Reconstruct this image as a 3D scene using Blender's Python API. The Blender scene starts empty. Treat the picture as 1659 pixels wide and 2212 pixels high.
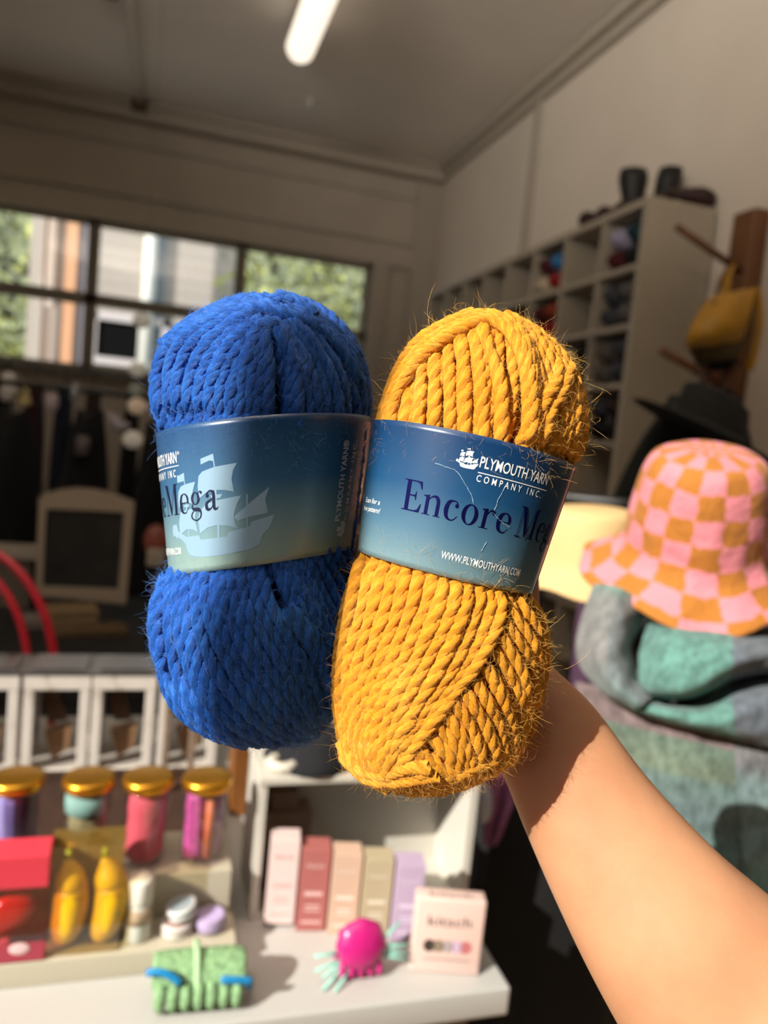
import bpy, bmesh, math, random
import numpy as np
from mathutils import Vector, Matrix

rng = np.random.default_rng(7)
random.seed(7)
SC = bpy.context.scene
COL = SC.collection
PI = math.pi
R = math.radians

# ------------------------------------------------------------------ camera
F, CX, CY = 1661.0, 829.5, 1106.0


def cam_basis(yaw, pit, rol):
    yaw, pit, rol = map(R, (yaw, pit, rol))
    f = np.array([math.sin(yaw) * math.cos(pit), math.cos(yaw) * math.cos(pit), -math.sin(pit)])
    r = np.array([math.cos(yaw), -math.sin(yaw), 0.0])
    u = np.cross(r, f)
    return math.cos(rol) * r + math.sin(rol) * u, -math.sin(rol) * r + math.cos(rol) * u, f


CR, CU, CF = cam_basis(17.0, 5.5, 5.6)
CAM = np.array([0, 0, 1.5])
cd = bpy.data.cameras.new('camera')
cam = bpy.data.objects.new('camera', cd)
COL.objects.link(cam)
cam.matrix_world = Matrix(((CR[0], CU[0], -CF[0], CAM[0]), (CR[1], CU[1], -CF[1], CAM[1]), (CR[2], CU[2], -CF[2], CAM[2]), (0, 0, 0, 1)))
cd.sensor_fit = 'HORIZONTAL'
cd.sensor_width = 36.0
cd.lens = F / 1659 * 36
cd.clip_start = 0.01
cd.clip_end = 200
cd.dof.use_dof = True
cd.dof.focus_distance = 0.300
cd.dof.aperture_fstop = 9.6
SC.camera = cam

# ------------------------------------------------------------------ light
w = bpy.data.worlds.new('sky')
SC.world = w
w.use_nodes = True
bg = w.node_tree.nodes['Background']
bg.inputs[0].default_value = (0.86, 0.93, 1.0, 1)
bg.inputs[1].default_value = 1.6

SUN_EL, SUN_AZ = 31.0, 27.0
SUN_DIR = Vector((math.cos(R(SUN_AZ)) * math.cos(R(SUN_EL)), math.sin(R(SUN_AZ)) * math.cos(R(SUN_EL)), -math.sin(R(SUN_EL))))
sl = bpy.data.lights.new('sun', 'SUN')
sl.energy = 8.6
sl.angle = R(0.36)
sl.color = (1.0, 0.93, 0.85)
so = bpy.data.objects.new('sun', sl)
so.rotation_euler = SUN_DIR.to_track_quat('-Z', 'Y').to_euler()
so.location = (-6, -1, 6)
COL.objects.link(so)


def window_light(name, loc, rot, sx, sy, power, color):
    l = bpy.data.lights.new(name, 'AREA')
    l.shape = 'RECTANGLE'
    l.size, l.size_y = sx, sy
    l.energy = power
    l.color = color
    o = bpy.data.objects.new(name, l)
    o.location = loc
    o.rotation_euler = rot
    COL.objects.link(o)
    return o


# daylight entering by the two windows (street side on the left, yard side at the back)
window_light('daylight_street_window', (-1.62, -0.75, 1.95), (0, R(-90), 0), 2.3, 3.4, 2, (0.95, 0.96, 1.0))
window_light('daylight_yard_window', (0.2, 6.5, 2.38), (R(-90), 0, 0), 3.0, 1.05, 3, (0.93, 0.97, 1.0))

# added fill lamp near the street window, aimed to lift ceiling and upper walls
_d = Vector((math.cos(R(33)) * math.cos(R(44)), math.cos(R(33)) * math.sin(R(44)), math.sin(R(33))))
_wl = window_light('upper_room_fill', (-1.55, -0.2, 3.15), _d.to_track_quat('-Z', 'Y').to_euler(), 2.0, 0.4, 78, (1.0, 0.93, 0.84))
_wl.data.spread = R(92)
SC.view_settings.view_transform = 'Standard'
SC.view_settings.look = 'None'
SC.view_settings.exposure = 0.0
SC.view_settings.gamma = 1.0
SC.view_settings.use_curve_mapping = False
SC.cycles.max_bounces = 5
SC.cycles.diffuse_bounces = 3
SC.cycles.glossy_bounces = 2
SC.cycles.transparent_max_bounces = 12
SC.cycles.use_adaptive_sampling = True
SC.cycles.adaptive_threshold = 0.035
SC.cycles.adaptive_min_samples = 16
SC.cycles.caustics_reflective = False
SC.cycles.caustics_refractive = False
SC.cycles.sample_clamp_indirect = 4.0


# ------------------------------------------------------------------ projection helpers (pixel -> place)
def ray(x, y):
    return CF + CR * (x - CX) / F - CU * (y - CY) / F


def P(x, y, D):
    return CAM + ray(x, y) * D


def onz(x, y, z):
    d = ray(x, y)
    return CAM + d * (z - CAM[2]) / d[2]


def onx(x, y, X):
    d = ray(x, y)
    return CAM + d * X / d[0]


def ony(x, y, Y):
    d = ray(x, y)
    return CAM + d * Y / d[1]


def proj(p):
    v = np.asarray(p) - CAM
    z = v @ CF
    return np.stack([CX + F * (v @ CR) / z, CY - F * (v @ CU) / z], -1)


# ------------------------------------------------------------------ materials
def lin(c):
    if isinstance(c, str):
        c = [int(c[i:i + 2], 16) / 255 for i in (0, 2, 4)]
    return tuple((x / 12.92 if x <= 0.04045 else ((x + 0.055) / 1.055) ** 2.4) for x in c) + (1.0,)


class N:
    """Small helper to write node trees."""

    def __init__(s, name):
        s.m = bpy.data.materials.new(name)
        s.m.use_nodes = True
        s.t = s.m.node_tree
        s.b = s.t.nodes['Principled BSDF']

    def new(s, typ, **k):
        n = s.t.nodes.new(typ)
        for a, v in k.items():
            if a.startswith('_'):
                setattr(n, a[1:], v)
            else:
                n.inputs[a.replace('__', ' ')].default_value = v
        return n

    def link(s, a, b):
        s.t.links.new(a, b)

    def set(s, **k):
        for a, v in k.items():
            s.b.inputs[a.replace('__', ' ')].default_value = v
        return s

    def noise(s, scale, detail=4, coord='Object', mapscale=None, rough=0.55):
        tc = s.new('ShaderNodeTexCoord')
        n = s.new('ShaderNodeTexNoise', Scale=scale, Detail=detail, Roughness=rough)
        o = tc.outputs[coord]
        if mapscale:
            mp = s.new('ShaderNodeMapping')
            mp.inputs['Scale'].default_value = mapscale
            s.link(o, mp.inputs[0])
            o = mp.outputs[0]
        s.link(o, n.inputs['Vector'])
        return n.outputs['Fac']

    def ramp(s, fac, stops, interp='LINEAR'):
        r = s.new('ShaderNodeValToRGB')
        r.color_ramp.interpolation = interp
        e = r.color_ramp.elements
        while len(e) < len(stops):
            e.new(0.5)
        for q, (p, c) in zip(e, stops):
            q.position = p
            q.color = lin(c) if isinstance(c, (str, tuple, list)) and (isinstance(c, str) or len(c) == 3) else c
        s.link(fac, r.inputs[0])
        return r.outputs[0]

    def base(s, out):
        s.link(out, s.b.inputs['Base Color'])

    def bump(s, fac, strength, dist=0.01):
        b = s.new('ShaderNodeBump', Strength=strength, Distance=dist)
        s.link(fac, b.inputs['Height'])
        s.link(b.outputs[0], s.b.inputs['Normal'])


_mats = {}


def mat(name, color, rough=0.6, metal=0.0, var=0.0, vscale=8.0, bump=0.0, bscale=60.0, bdist=0.002, sheen=0.0, coord='Object', spec=0.5, mapscale=None):
    if name in _mats:
        return _mats[name]
    n = N(name)
    c = lin(color)
    n.set(Roughness=rough, Metallic=metal, Base__Color=c)
    n.b.inputs['Specular IOR Level'].default_value = spec
    if sheen:
        n.b.inputs['Sheen Weight'].default_value = sheen
    if var:
        f = n.noise(vscale, 4, coord, mapscale)
        lo = tuple(max(0, x * (1 - var)) for x in c[:3]) + (1,)
        hi = tuple(min(1, x * (1 + var)) for x in c[:3]) + (1,)
        n.base(n.ramp(f, [(0.3, lo), (0.7, hi)]))
    if bump:
        n.bump(n.noise(bscale, 5, coord, mapscale), bump, bdist)
    _mats[name] = n.m
    return n.m


def clear_mat(name, color=(1, 1, 1), gloss=0.08, rough=0.03):
    if name in _mats:
        return _mats[name]
    m = bpy.data.materials.new(name)
    m.use_nodes = True
    t = m.node_tree
    t.nodes.remove(t.nodes['Principled BSDF'])
    tr = t.nodes.new('ShaderNodeBsdfTransparent')
    tr.inputs[0].default_value = tuple(color) + (1,)
    gl = t.nodes.new('ShaderNodeBsdfGlossy')
    gl.inputs['Roughness'].default_value = rough
    mx = t.nodes.new('ShaderNodeMixShader')
    mx.inputs[0].default_value = gloss
    t.links.new(tr.outputs[0], mx.inputs[1])
    t.links.new(gl.outputs[0], mx.inputs[2])
    t.links.new(mx.outputs[0], t.nodes['Material Output'].inputs[0])
    _mats[name] = m
    return m


# ------------------------------------------------------------------ objects
def props(o, label=None, cat=None, group=None, kind=None):
    for k, v in (('label', label), ('category', cat), ('group', group), ('kind', kind)):
        if v:
            o[k] = v
    return o


def thing(name, label, cat, loc=(0, 0, 0), group=None, rot=(0, 0, 0)):
    o = bpy.data.objects.new(name, None)
    o.empty_display_size = 0.02
    o.location = tuple(float(x) for x in loc)
    o.rotation_euler = rot
    COL.objects.link(o)
    return props(o, label, cat, group)


def origin_of(o):
    v = Vector((0, 0, 0))
    while o is not None:
        v += o.location
        o = o.parent
    return np.array(v)


class MB:
    """Collects geometry for ONE mesh."""

    def __init__(s):
        s.v, s.f, s.n, s.uv, s.mi = [], [], 0, [], []
        s.cur = 0

    def add(s, V, Fc, uv=None):
        V = np.asarray(V, float).reshape(-1, 3)
        s.v.append(V)
        s.f += [tuple(int(i) + s.n for i in q) for q in Fc]
        s.mi += [s.cur] * len(Fc)
        s.uv.append(np.zeros((len(V), 2)) if uv is None else np.asarray(uv, float))
        s.n += len(V)
        return s

    def box(s, lo, hi, bev=0.0, rot=0.0, piv=None):
        lo, hi = np.array(lo, float), np.array(hi, float)
        if bev > 0:
            b = min(bev, *(abs(hi - lo) * 0.45))
            bm = bmesh.new()
            bmesh.ops.create_cube(bm, size=1.0)
            for q in bm.verts:
                q.co = Vector(tuple((lo + hi) / 2 + np.array(q.co) * (hi - lo)))
            bmesh.ops.bevel(bm, geom=bm.edges[:] + bm.verts[:], offset=b, segments=2, affect='EDGES', profile=0.6)
            V = np.array([tuple(q.co) for q in bm.verts])
            bm.verts.index_update()
            Fc = [tuple(q.index for q in fc.verts) for fc in bm.faces]
            bm.free()
        else:
            V = np.array([[x, y, z] for x in (lo[0], hi[0]) for y in (lo[1], hi[1]) for z in (lo[2], hi[2])])
            Fc = [(0, 1, 3, 2), (4, 6, 7, 5), (0, 4, 5, 1), (2, 3, 7, 6), (0, 2, 6, 4), (1, 5, 7, 3)]
        if rot:
            p = (lo + hi) / 2 if piv is None else np.array(piv)
            c, sn = math.cos(rot), math.sin(rot)
            d = V - p
            V = np.stack([d[:, 0] * c - d[:, 1] * sn, d[:, 0] * sn + d[:, 1] * c, d[:, 2]], 1) + p
        return s.add(V, Fc)

    def tube(s, pts, rad, sides=10, closed=False, cap=True, ell=1.0, squash=None):
        pts = np.asarray(pts, float)
        n = len(pts)
        rad = np.broadcast_to(np.asarray(rad, float), (n,))
        T = np.roll(pts, -1, 0) - np.roll(pts, 1, 0) if closed else np.gradient(pts, axis=0)
        T /= np.linalg.norm(T, axis=1)[:, None] + 1e-12
        a = np.array([0, 0, 1.0]) if abs(T[0][2]) < 0.9 else np.array([1.0, 0, 0])
        Nn = np.cross(T[0], a)
        Nn /= np.linalg.norm(Nn)
        A = np.linspace(0, 2 * PI, sides, endpoint=False)
        V = []
        L = np.concatenate([[0], np.cumsum(np.linalg.norm(np.diff(pts, axis=0), axis=1))])
        uv = []
        for i in range(n):
            Nn = Nn - T[i] * (Nn @ T[i])
            Nn /= np.linalg.norm(Nn)
            B = np.cross(T[i], Nn)
            V.append(pts[i] + rad[i] * (np.cos(A)[:, None] * Nn + ell * np.sin(A)[:, None] * B))
            uv.append(np.stack([np.full(sides, L[i]), A / (2 * PI)], 1))
        Fc = []
        for i in range(n if closed else n - 1):
            j = (i + 1) % n
            for k in range(sides):
                l = (k + 1) % sides
                Fc.append((i * sides + k, i * sides + l, j * sides + l, j * sides + k))
        if cap and not closed:
            Fc.append(tuple(range(sides))[::-1])
            Fc.append(tuple((n - 1) * sides + k for k in range(sides)))
        return s.add(np.concatenate(V), Fc, np.concatenate(uv))

    def lathe(s, prof, center=(0, 0, 0), seg=32, axis=None, closed=False, sx=1.0, sy=1.0, ripple=None, ang=0.0):
        """prof: list of (radius, height). axis: 3x3 columns matrix (optional)."""
        prof = np.asarray(prof, float)
        A = np.linspace(0, 2 * PI, seg, endpoint=False) + ang
        V, uv = [], []
        for k, (rr, h) in enumerate(prof):
            r2 = rr * (1 + (ripple(A, k / max(1, len(prof) - 1)) if ripple else 0))
            V.append(np.stack([np.cos(A) * r2 * sx, np.sin(A) * r2 * sy, np.full(seg, h)], 1))
            uv.append(np.stack([A / (2 * PI), np.full(seg, k / (len(prof) - 1))], 1))
        V = np.concatenate(V)
        if axis is not None:
            V = V @ np.asarray(axis).T
        V = V + np.array(center)
        Fc = []
        n = len(prof)
        for i in range(n - 1):
            for k in range(seg):
                l = (k + 1) % seg
                Fc.append((i * seg + k, i * seg + l, (i + 1) * seg + l, (i + 1) * seg + k))
        if prof[0][0] > 1e-6 and not closed:
            Fc.append(tuple(range(seg))[::-1])
        if prof[-1][0] > 1e-6 and not closed:
            Fc.append(tuple((n - 1) * seg + k for k in range(seg)))
        return s.add(V, Fc, np.concatenate(uv))

    def ball(s, c, rx, ry=None, rz=None, seg=18, rings=10, M=None):
        ry = rx if ry is None else ry
        rz = rx if rz is None else rz
        t = np.linspace(0, PI, rings + 1)
        V, Fc = [], []
        for a in t:
            for k in range(seg):
                p = 2 * PI * k / seg
                V.append((rx * math.sin(a) * math.cos(p), ry * math.sin(a) * math.sin(p), rz * math.cos(a)))
        V = np.array(V)
        if M is not None:
            V = V @ np.asarray(M).T
        V = V + np.array(c)
        for i in range(rings):
            for k in range(seg):
                l = (k + 1) % seg
                Fc.append((i * seg + k, (i + 1) * seg + k, (i + 1) * seg + l, i * seg + l))
        return s.add(V, Fc)

    def grid(s, G, uv=True, closed_u=False):
        G = np.asarray(G, float)
        n, m = G.shape[:2]
        Fc = []
        for i in range(n - 1):
            for j in range(m if closed_u else m - 1):
                l = (j + 1) % m
                Fc.append((i * m + j, i * m + l, (i + 1) * m + l, (i + 1) * m + j))
        U = np.stack(np.meshgrid(np.linspace(0, 1, m), np.linspace(0, 1, n)), -1).reshape(-1, 2)
        return s.add(G.reshape(-1, 3), Fc, U)

    def prism(s, poly, z0, z1, M=None, off=(0, 0, 0)):
        """2D polygon extruded along local z."""
        n = len(poly)
        V = np.array([[x, y, z0] for x, y in poly] + [[x, y, z1] for x, y in poly], float)
        if M is not None:
            V = V @ np.asarray(M).T
        V = V + np.array(off)
        Fc = [tuple(range(n))[::-1], tuple(range(n, 2 * n))] + [(i, (i + 1) % n, n + (i + 1) % n, n + i) for i in range(n)]
        return s.add(V, Fc)

    def build(s, name, m, parent=None, smooth=True, uv=False, sub=0, solid=0.0, world=True, sharp=None):
        V = np.concatenate(s.v) if s.v else np.zeros((0, 3))
        me = bpy.data.meshes.new(name)
        o = bpy.data.objects.new(name, me)
        COL.objects.link(o)
        if parent is not None:
            o.parent = parent
            if world:
                V = V - origin_of(parent)
        me.from_pydata(V.tolist(), [], s.f)
        for q in (m if isinstance(m, (list, tuple)) else [m]):
            me.materials.append(q)
        if isinstance(m, (list, tuple)):
            me.polygons.foreach_set('material_index', s.mi)
        if uv:
            U = np.concatenate(s.uv)
            l = me.uv_layers.new(name='UVMap')
            idx = np.empty(len(me.loops), np.int32)
            me.loops.foreach_get('vertex_index', idx)
            l.data.foreach_set('uv', U[idx].astype(np.float32).ravel())
        if smooth:
            me.polygons.foreach_set('use_smooth', [True] * len(me.polygons))
        me.update()
        if solid:
            md = o.modifiers.new('thickness', 'SOLIDIFY')
            md.thickness = solid
            md.offset = 0
        if sub:
            md = o.modifiers.new('smooth', 'SUBSURF')
            md.levels = md.render_levels = sub
        if smooth == 'auto' or sharp:
            me.set_sharp_from_angle(angle=R(sharp or 35))
        return o


def catmull(pts, n):
    pts = np.asarray(pts, float)
    k = len(pts)
    if k == 2:
        t = np.linspace(0, 1, n)[:, None]
        return pts[0] * (1 - t) + pts[1] * t
    d = np.concatenate([[0], np.cumsum(np.linalg.norm(np.diff(pts, axis=0), axis=1) ** 0.5 + 1e-9)])
    e = np.concatenate([[2 * pts[0] - pts[1]], pts, [2 * pts[-1] - pts[-2]]])
    s = np.linspace(0, d[-1], n)
    out = []
    for q in s:
        i = min(max(int(np.searchsorted(d, q, side='right')) - 1, 0), k - 2)
        t = (q - d[i]) / (d[i + 1] - d[i])
        p0, p1, p2, p3 = e[i], e[i + 1], e[i + 2], e[i + 3]
        out.append(0.5 * ((2 * p1) + (-p0 + p2) * t + (2 * p0 - 5 * p1 + 4 * p2 - p3) * t * t + (-p0 + 3 * p1 - 3 * p2 + p3) * t ** 3))
    return np.array(out)


def resample(pts, step):
    L = np.concatenate([[0], np.cumsum(np.linalg.norm(np.diff(pts, axis=0), axis=1))])
    n = max(3, int(L[-1] / step))
    s = np.linspace(0, L[-1], n)
    return np.stack([np.interp(s, L, pts[:, k]) for k in range(pts.shape[1])], 1), s


def copy_tree(root, loc, rotz=None, label=None, group=None, mats=None):
    r = root.copy()
    COL.objects.link(r)
    r.location = tuple(loc)
    if rotz is not None:
        r.rotation_euler = (0, 0, rotz)
    if label:
        r['label'] = label
    if group:
        r['group'] = group
    for ch in list(root.children):
        c = ch.copy()
        COL.objects.link(c)
        c.parent = r
        for g in list(ch.children):
            d = g.copy()
            COL.objects.link(d)
            d.parent = c
    return r

# ================================================================== THE ROOM
XW, YB, XL, YF, ZC = 2.25, 6.6, -1.75, -2.6, 3.85
wall_m = mat('warm_white_wall_paint', 'dccfbf', 0.8, var=0.05, vscale=1.5, bump=0.05, bscale=40)
back_m = mat('cream_painted_boards', 'bcb0a0', 0.75, var=0.06, vscale=3)
ceil_m = mat('painted_ceiling', 'e6ddd2', 0.85, var=0.06, vscale=1.2)
trim_m = mat('painted_trim', 'b3a898', 0.6)
white_m = mat('white_painted_wood', 'ddd8cf', 0.45, var=0.03, vscale=5)
frame_m = mat('taupe_window_frame', '8a8070', 0.6)
floor_m = N('pale_wood_floor')  # boards kept pale so sun bounces up to ceiling and walls
_b = floor_m.new('ShaderNodeTexBrick', Scale=1.0, Mortar__Size=0.004)
_b.inputs['Color1'].default_value = lin('b89a78')
_b.inputs['Color2'].default_value = lin('a88a68')
_b.inputs['Mortar'].default_value = lin('6c5040')
_b.inputs['Brick Width'].default_value = 1.4
_b.inputs['Row Height'].default_value = 0.12
_tc = floor_m.new('ShaderNodeTexCoord')
floor_m.link(_tc.outputs['Object'], _b.inputs['Vector'])
floor_m.base(_b.outputs[0])
floor_m.set(Roughness=0.5)
floor_m = floor_m.m


def struct(mb, name, m, smooth=False, parent=None, **k):
    o = mb.build(name, m, parent, smooth, **k)
    if parent is None:
        o['kind'] = 'structure'
    return o


struct(MB().box((XL - 0.2, YF - 0.2, -0.1), (XW + 0.2, YB + 0.2, 0)), 'floor', floor_m)
struct(MB().box((XL - 0.2, YF - 0.2, ZC), (XW + 0.2, YB + 0.2, ZC + 0.15)), 'ceiling', ceil_m)
struct(MB().box((XW, YF - 0.2, 0), (XW + 0.15, YB + 0.2, ZC)), 'wall_right', wall_m)
struct(MB().box((XL, YF - 0.15, 0), (XW, YF, ZC)), 'wall_front', mat('low_bounce_wall', '2e2620', 0.7))  # unseen wall, darkened to cut bounce onto the shaded yarn and arm
# street wall with a large opening that lets the low sun in
WL = dict(y0=-2.4, y1=0.95, z0=0.85, z1=3.42)
mb = MB()
mb.box((XL - 0.15, YF, 0), (XL, YB, WL['z0'])).box((XL - 0.15, YF, WL['z1']), (XL, YB, ZC))
mb.box((XL - 0.15, YF, WL['z0']), (XL, WL['y0'], WL['z1'])).box((XL - 0.15, WL['y1'], WL['z0']), (XL, YB, WL['z1']))
struct(mb, 'wall_left', wall_m)
glass_m = clear_mat('clear_window_glass', (0.97, 0.98, 0.97), 0.05)
fr = MB()
for a, b in ((WL['y0'], WL['y0'] + 0.05), (WL['y1'] - 0.05, WL['y1'])):
    fr.box((XL - 0.1, a, WL['z0']), (XL - 0.04, b, WL['z1']))
for a, b in ((WL['z0'], WL['z0'] + 0.05), (WL['z1'] - 0.05, WL['z1'])):
    fr.box((XL - 0.1, WL['y0'], a), (XL - 0.04, WL['y1'], b))
# added slim bar in the street window, placed to shade the blue skein's right
_p = P(752, 1120, 0.332)
_y = _p[1] + SUN_DIR.y / SUN_DIR.x * (XL - 0.07 - _p[0])
fr.box((XL - 0.09, _y - 0.012, WL['z0']), (XL - 0.05, _y + 0.021, WL['z1']), 0.003)
wn = struct(fr, 'window_3', frame_m)
struct(MB().box((XL - 0.075, WL['y0'] + 0.05, WL['z0'] + 0.05), (XL - 0.07, WL['y1'] - 0.05, WL['z1'] - 0.05)), 'window_pane', glass_m, parent=wn)

# back wall: boards above, band of panes, boards below
Z_TOP, Z_MID, Z_SILL, XE = 2.97, 2.36, 1.80, 1.70
wl = MB()
wl.box((XL, YB, 0), (XW, YB + 0.15, Z_SILL)).box((XL, YB, Z_TOP), (XW, YB + 0.15, ZC)).box((XE, YB, Z_SILL), (XW, YB + 0.15, Z_TOP))
struct(wl, 'wall_back', back_m)
# wide painted boards on the back wall
for i, (z0, z1, t) in enumerate(((3.17, 3.53, 0.030), (3.56, 3.80, 0.022), (Z_TOP, 3.13, 0.055))):
    struct(MB().box((XL, YB - t, z0), (XW, YB, z1), 0.006), 'trim_%d' % (i + 1), back_m)
struct(MB().box((XL, YB - 0.16, ZC - 0.13), (XW, YB, ZC), 0.02).box((XL, YB - 0.20, ZC - 0.045), (XW, YB, ZC), 0.008), 'trim_4', trim_m)
struct(MB().box((XW - 0.10, YF, ZC - 0.055), (XW, YB, ZC), 0.01).box((XW - 0.05, YF, ZC - 0.11), (XW, YB, ZC - 0.05), 0.01), 'trim_5', trim_m)
struct(MB().box((XE, YB - 0.05, Z_SILL - 0.1), (XE + 0.14, YB, Z_TOP + 0.03), 0.008).box((XW - 0.22, YB - 0.06, 0), (XW, YB, ZC - 0.13), 0.008), 'trim_6', trim_m)
struct(MB().box((XW - 0.03, 4.72, 1.9), (XW, 4.80, ZC - 0.1), 0.006), 'trim_7', trim_m)
struct(MB().box((XL, YB - 0.09, Z_SILL - 0.07), (XE + 0.1, YB + 0.1, Z_SILL), 0.008), 'trim_8', frame_m)
# window panes
xs = [XL, -0.555, 0.59, XE]
for i in range(3):
    x0, x1 = xs[i], xs[i + 1]
    f_ = MB()
    m_ = 0.045
    f_.box((x0, YB + 0.03, Z_SILL), (x0 + m_, YB + 0.10, Z_TOP), 0.005).box((x1 - m_, YB + 0.03, Z_SILL), (x1, YB + 0.10, Z_TOP), 0.005)
    for z0, z1 in ((Z_SILL, Z_SILL + 0.045), (Z_MID - 0.045, Z_MID + 0.045), (Z_TOP - 0.04, Z_TOP)):
        f_.box((x0, YB + 0.03, z0), (x1, YB + 0.10, z1), 0.005)
    wf = struct(f_, 'window_%d' % (i + 1 if i < 2 else 4), frame_m)
    struct(MB().box((x0 + m_, YB + 0.06, Z_SILL + 0.04), (x1 - m_, YB + 0.065, Z_TOP - 0.04)), 'window_pane', glass_m, parent=wf)

# conduit along the ceiling, junction box
cp = thing('ceiling_conduit', 'pale painted conduit pipe running along the ceiling to the back wall', 'pipe', (-0.28, 5.4, ZC - 0.04))
MB().tube([(-0.33, 4.0, ZC - 0.03), (-0.30, 5.0, ZC - 0.03), (-0.27, YB - 0.2, ZC - 0.03)], 0.021, 12).build('pipe', mat('pale_pipe_paint', 'e2dacd', 0.6), cp)
MB().box((-0.50, 4.78, ZC - 0.05), (-0.36, 4.92, ZC), 0.01).build('junction_box', mat('brown_metal', '5a4030', 0.5), cp)
MB().box((-0.33, YB - 0.24, ZC - 0.09), (-0.22, YB - 0.19, ZC - 0.02), 0.01).build('bracket', mat('brown_metal', '5a4030', 0.5), cp)

# fluorescent tube on the ceiling
ft = thing('fluorescent_light', 'lit fluorescent tube light fitting hanging under the ceiling', 'ceiling light', (0.66, 4.1, ZC))
MB().box((0.60, 3.45, ZC - 0.10), (0.72, 4.80, ZC - 0.03), 0.01).build('housing', mat('lamp_housing', 'b8b0a6', 0.5), ft)
for _q in (3.7, 4.5):
    MB().box((0.64, _q, ZC - 0.03), (0.68, _q + 0.1, ZC), 0).build('bracket', mat('lamp_housing', 'b8b0a6', 0.5), ft)
em = N('lit_lamp_diffuser')
em.set(Emission__Color=(1, 0.86, 0.70, 1), Emission__Strength=1.25, Base__Color=(0.9, 0.85, 0.8, 1))
MB().tube([(0.66, 3.5, ZC - 0.155), (0.66, 3.51, ZC - 0.155), (0.66, 4.72, ZC - 0.155), (0.66, 4.76, ZC - 0.155)], [0.066, 0.082, 0.082, 0.066], 20).build('diffuser', em.m, ft)
# small sprinkler on the ceiling
sp = thing('sprinkler_head', 'small pale sprinkler head on the ceiling beyond the light tube', 'sprinkler', tuple(onz(672, 215, ZC - 0.01)))
_o = onz(672, 215, ZC)
MB().lathe([(0.035, 0), (0.035, -0.012), (0.012, -0.02), (0.012, -0.05), (0.03, -0.055), (0.0, -0.058)], _o, 16).build('sprinkler_body', white_m, sp)

# ================================================================== OUTSIDE
struct(MB().box((-25, YB + 0.2, -0.15), (25, 30, -0.05)), 'ground_outside', mat('paved_yard', '8d8678', 0.9, var=0.1, vscale=2))
YO = 11.0
# added out of view: terrace and awning that cut skylight through the street window
st_b = thing('sky_block_terrace', 'added unseen brick terrace blocking low sky outside the street window', 'building', (-14, -2, 0))
MB().box((-18, -22, -0.1), (-12.5, 16, 7.6)).build('wall', mat('dark_brick', '4a3a34', 0.9, var=0.2, vscale=3), st_b, False)
MB().box((-18.2, -22.2, 7.6), (-12.3, 16.2, 7.9)).build('roof', mat('dark_shingle', '4a4644', 0.9), st_b, False)
aw = thing('sky_block_awning', 'added unseen canvas awning blocking high sky over the street window', 'awning', (-2.6, -0.7, 4.7))
V_ = [(XL - 0.15, -3.2, 5.05), (XL - 0.15, 2.2, 5.05), (-3.4, 2.2, 4.72), (-3.4, -3.2, 4.72)]
V_ += [(a, b, c + 0.02) for a, b, c in V_]
MB().add(V_, [(0, 1, 2, 3), (7, 6, 5, 4), (0, 4, 5, 1), (1, 5, 6, 2), (2, 6, 7, 3), (3, 7, 4, 0)]).build('canvas', mat('dark_canvas', '20262a', 0.9), aw, False)
for y in (-3.1, 2.1):
    MB().tube([(XL - 0.16, y, 4.3), (-3.38, y, 4.72)], 0.015, 8).build('arm', mat('dark_metal', '1b1612', 0.4, 0.5), aw)
fac = N('pale_lap_siding')
_w = fac.new('ShaderNodeTexWave', Scale=1.9, _wave_type='BANDS', _bands_direction='Z', _wave_profile='SAW')
_tc = fac.new('ShaderNodeTexCoord')
fac.link(_tc.outputs['Object'], _w.inputs['Vector'])
fac.base(fac.ramp(_w.outputs['Fac'], [(0.0, '827a74'), (0.10, 'aca39b'), (1.0, 'b4aba3')]))
fac.bump(_w.outputs['Fac'], 0.4, 0.02)
fac.set(Roughness=0.8)
x0, x1 = ony(196, 600, YO)[0], ony(505, 600, YO)[0]
hb = thing('neighbouring_house', 'pale lap sided house seen through the middle window panes', 'building', ((x0 + x1) / 2, YO, 0))
MB().box((x0, YO, -0.1), (x1, YO + 1.2, 5.6)).build('wall', fac.m, hb, False)
MB().box((x0 - 0.3, YO - 0.35, 5.6), (x1 + 0.3, YO + 1.5, 5.8)).build('roof', mat('dark_shingle', '4a4644', 0.9), hb, False)
a, b = ony(325, 560, YO)[0], ony(350, 560, YO)[0]
MB().tube([(a, YO - 0.08, -0.1), (a, YO - 0.08, 5.6)], 0.085, 12).build('downpipe', mat('white_downpipe', 'd2d4ce', 0.5), hb)
MB().box((b - 0.05, YO - 0.05, -0.1), (b + 0.06, YO, 5.6)).build('corner_board', mat('blue_grey_board', '77828a', 0.7), hb, False)
q0, q1 = ony(212, 690, YO), ony(345, 785, YO)
wh = MB()
for lo, hi in (((q0[0] - 0.1, q1[2]), (q0[0], q0[2] + 0.1)), ((q1[0], q1[2]), (q1[0] + 0.1, q0[2] + 0.1)), ((q0[0] - 0.1, q0[2]), (q1[0] + 0.1, q0[2] + 0.1)), ((q0[0] - 0.1, q1[2] - 0.1), (q1[0] + 0.1, q1[2]))):
    wh.box((lo[0], YO - 0.08, lo[1]), (hi[0], YO - 0.01, hi[1]))
wf = wh.build('window', mat('house_window_frame', 'c9c2c4', 0.6), hb, False)
MB().box((q0[0], YO - 0.04, q1[2]), (q1[0], YO - 0.015, q0[2])).build('pane', mat('dark_glass', '050608', 0.6, spec=0.1), wf, False)
# left building with the orange post
YP = 9.4
ob = thing('porch', 'pale porch with an orange post seen through the left window panes', 'porch', (-1.9, YP, 0))


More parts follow.
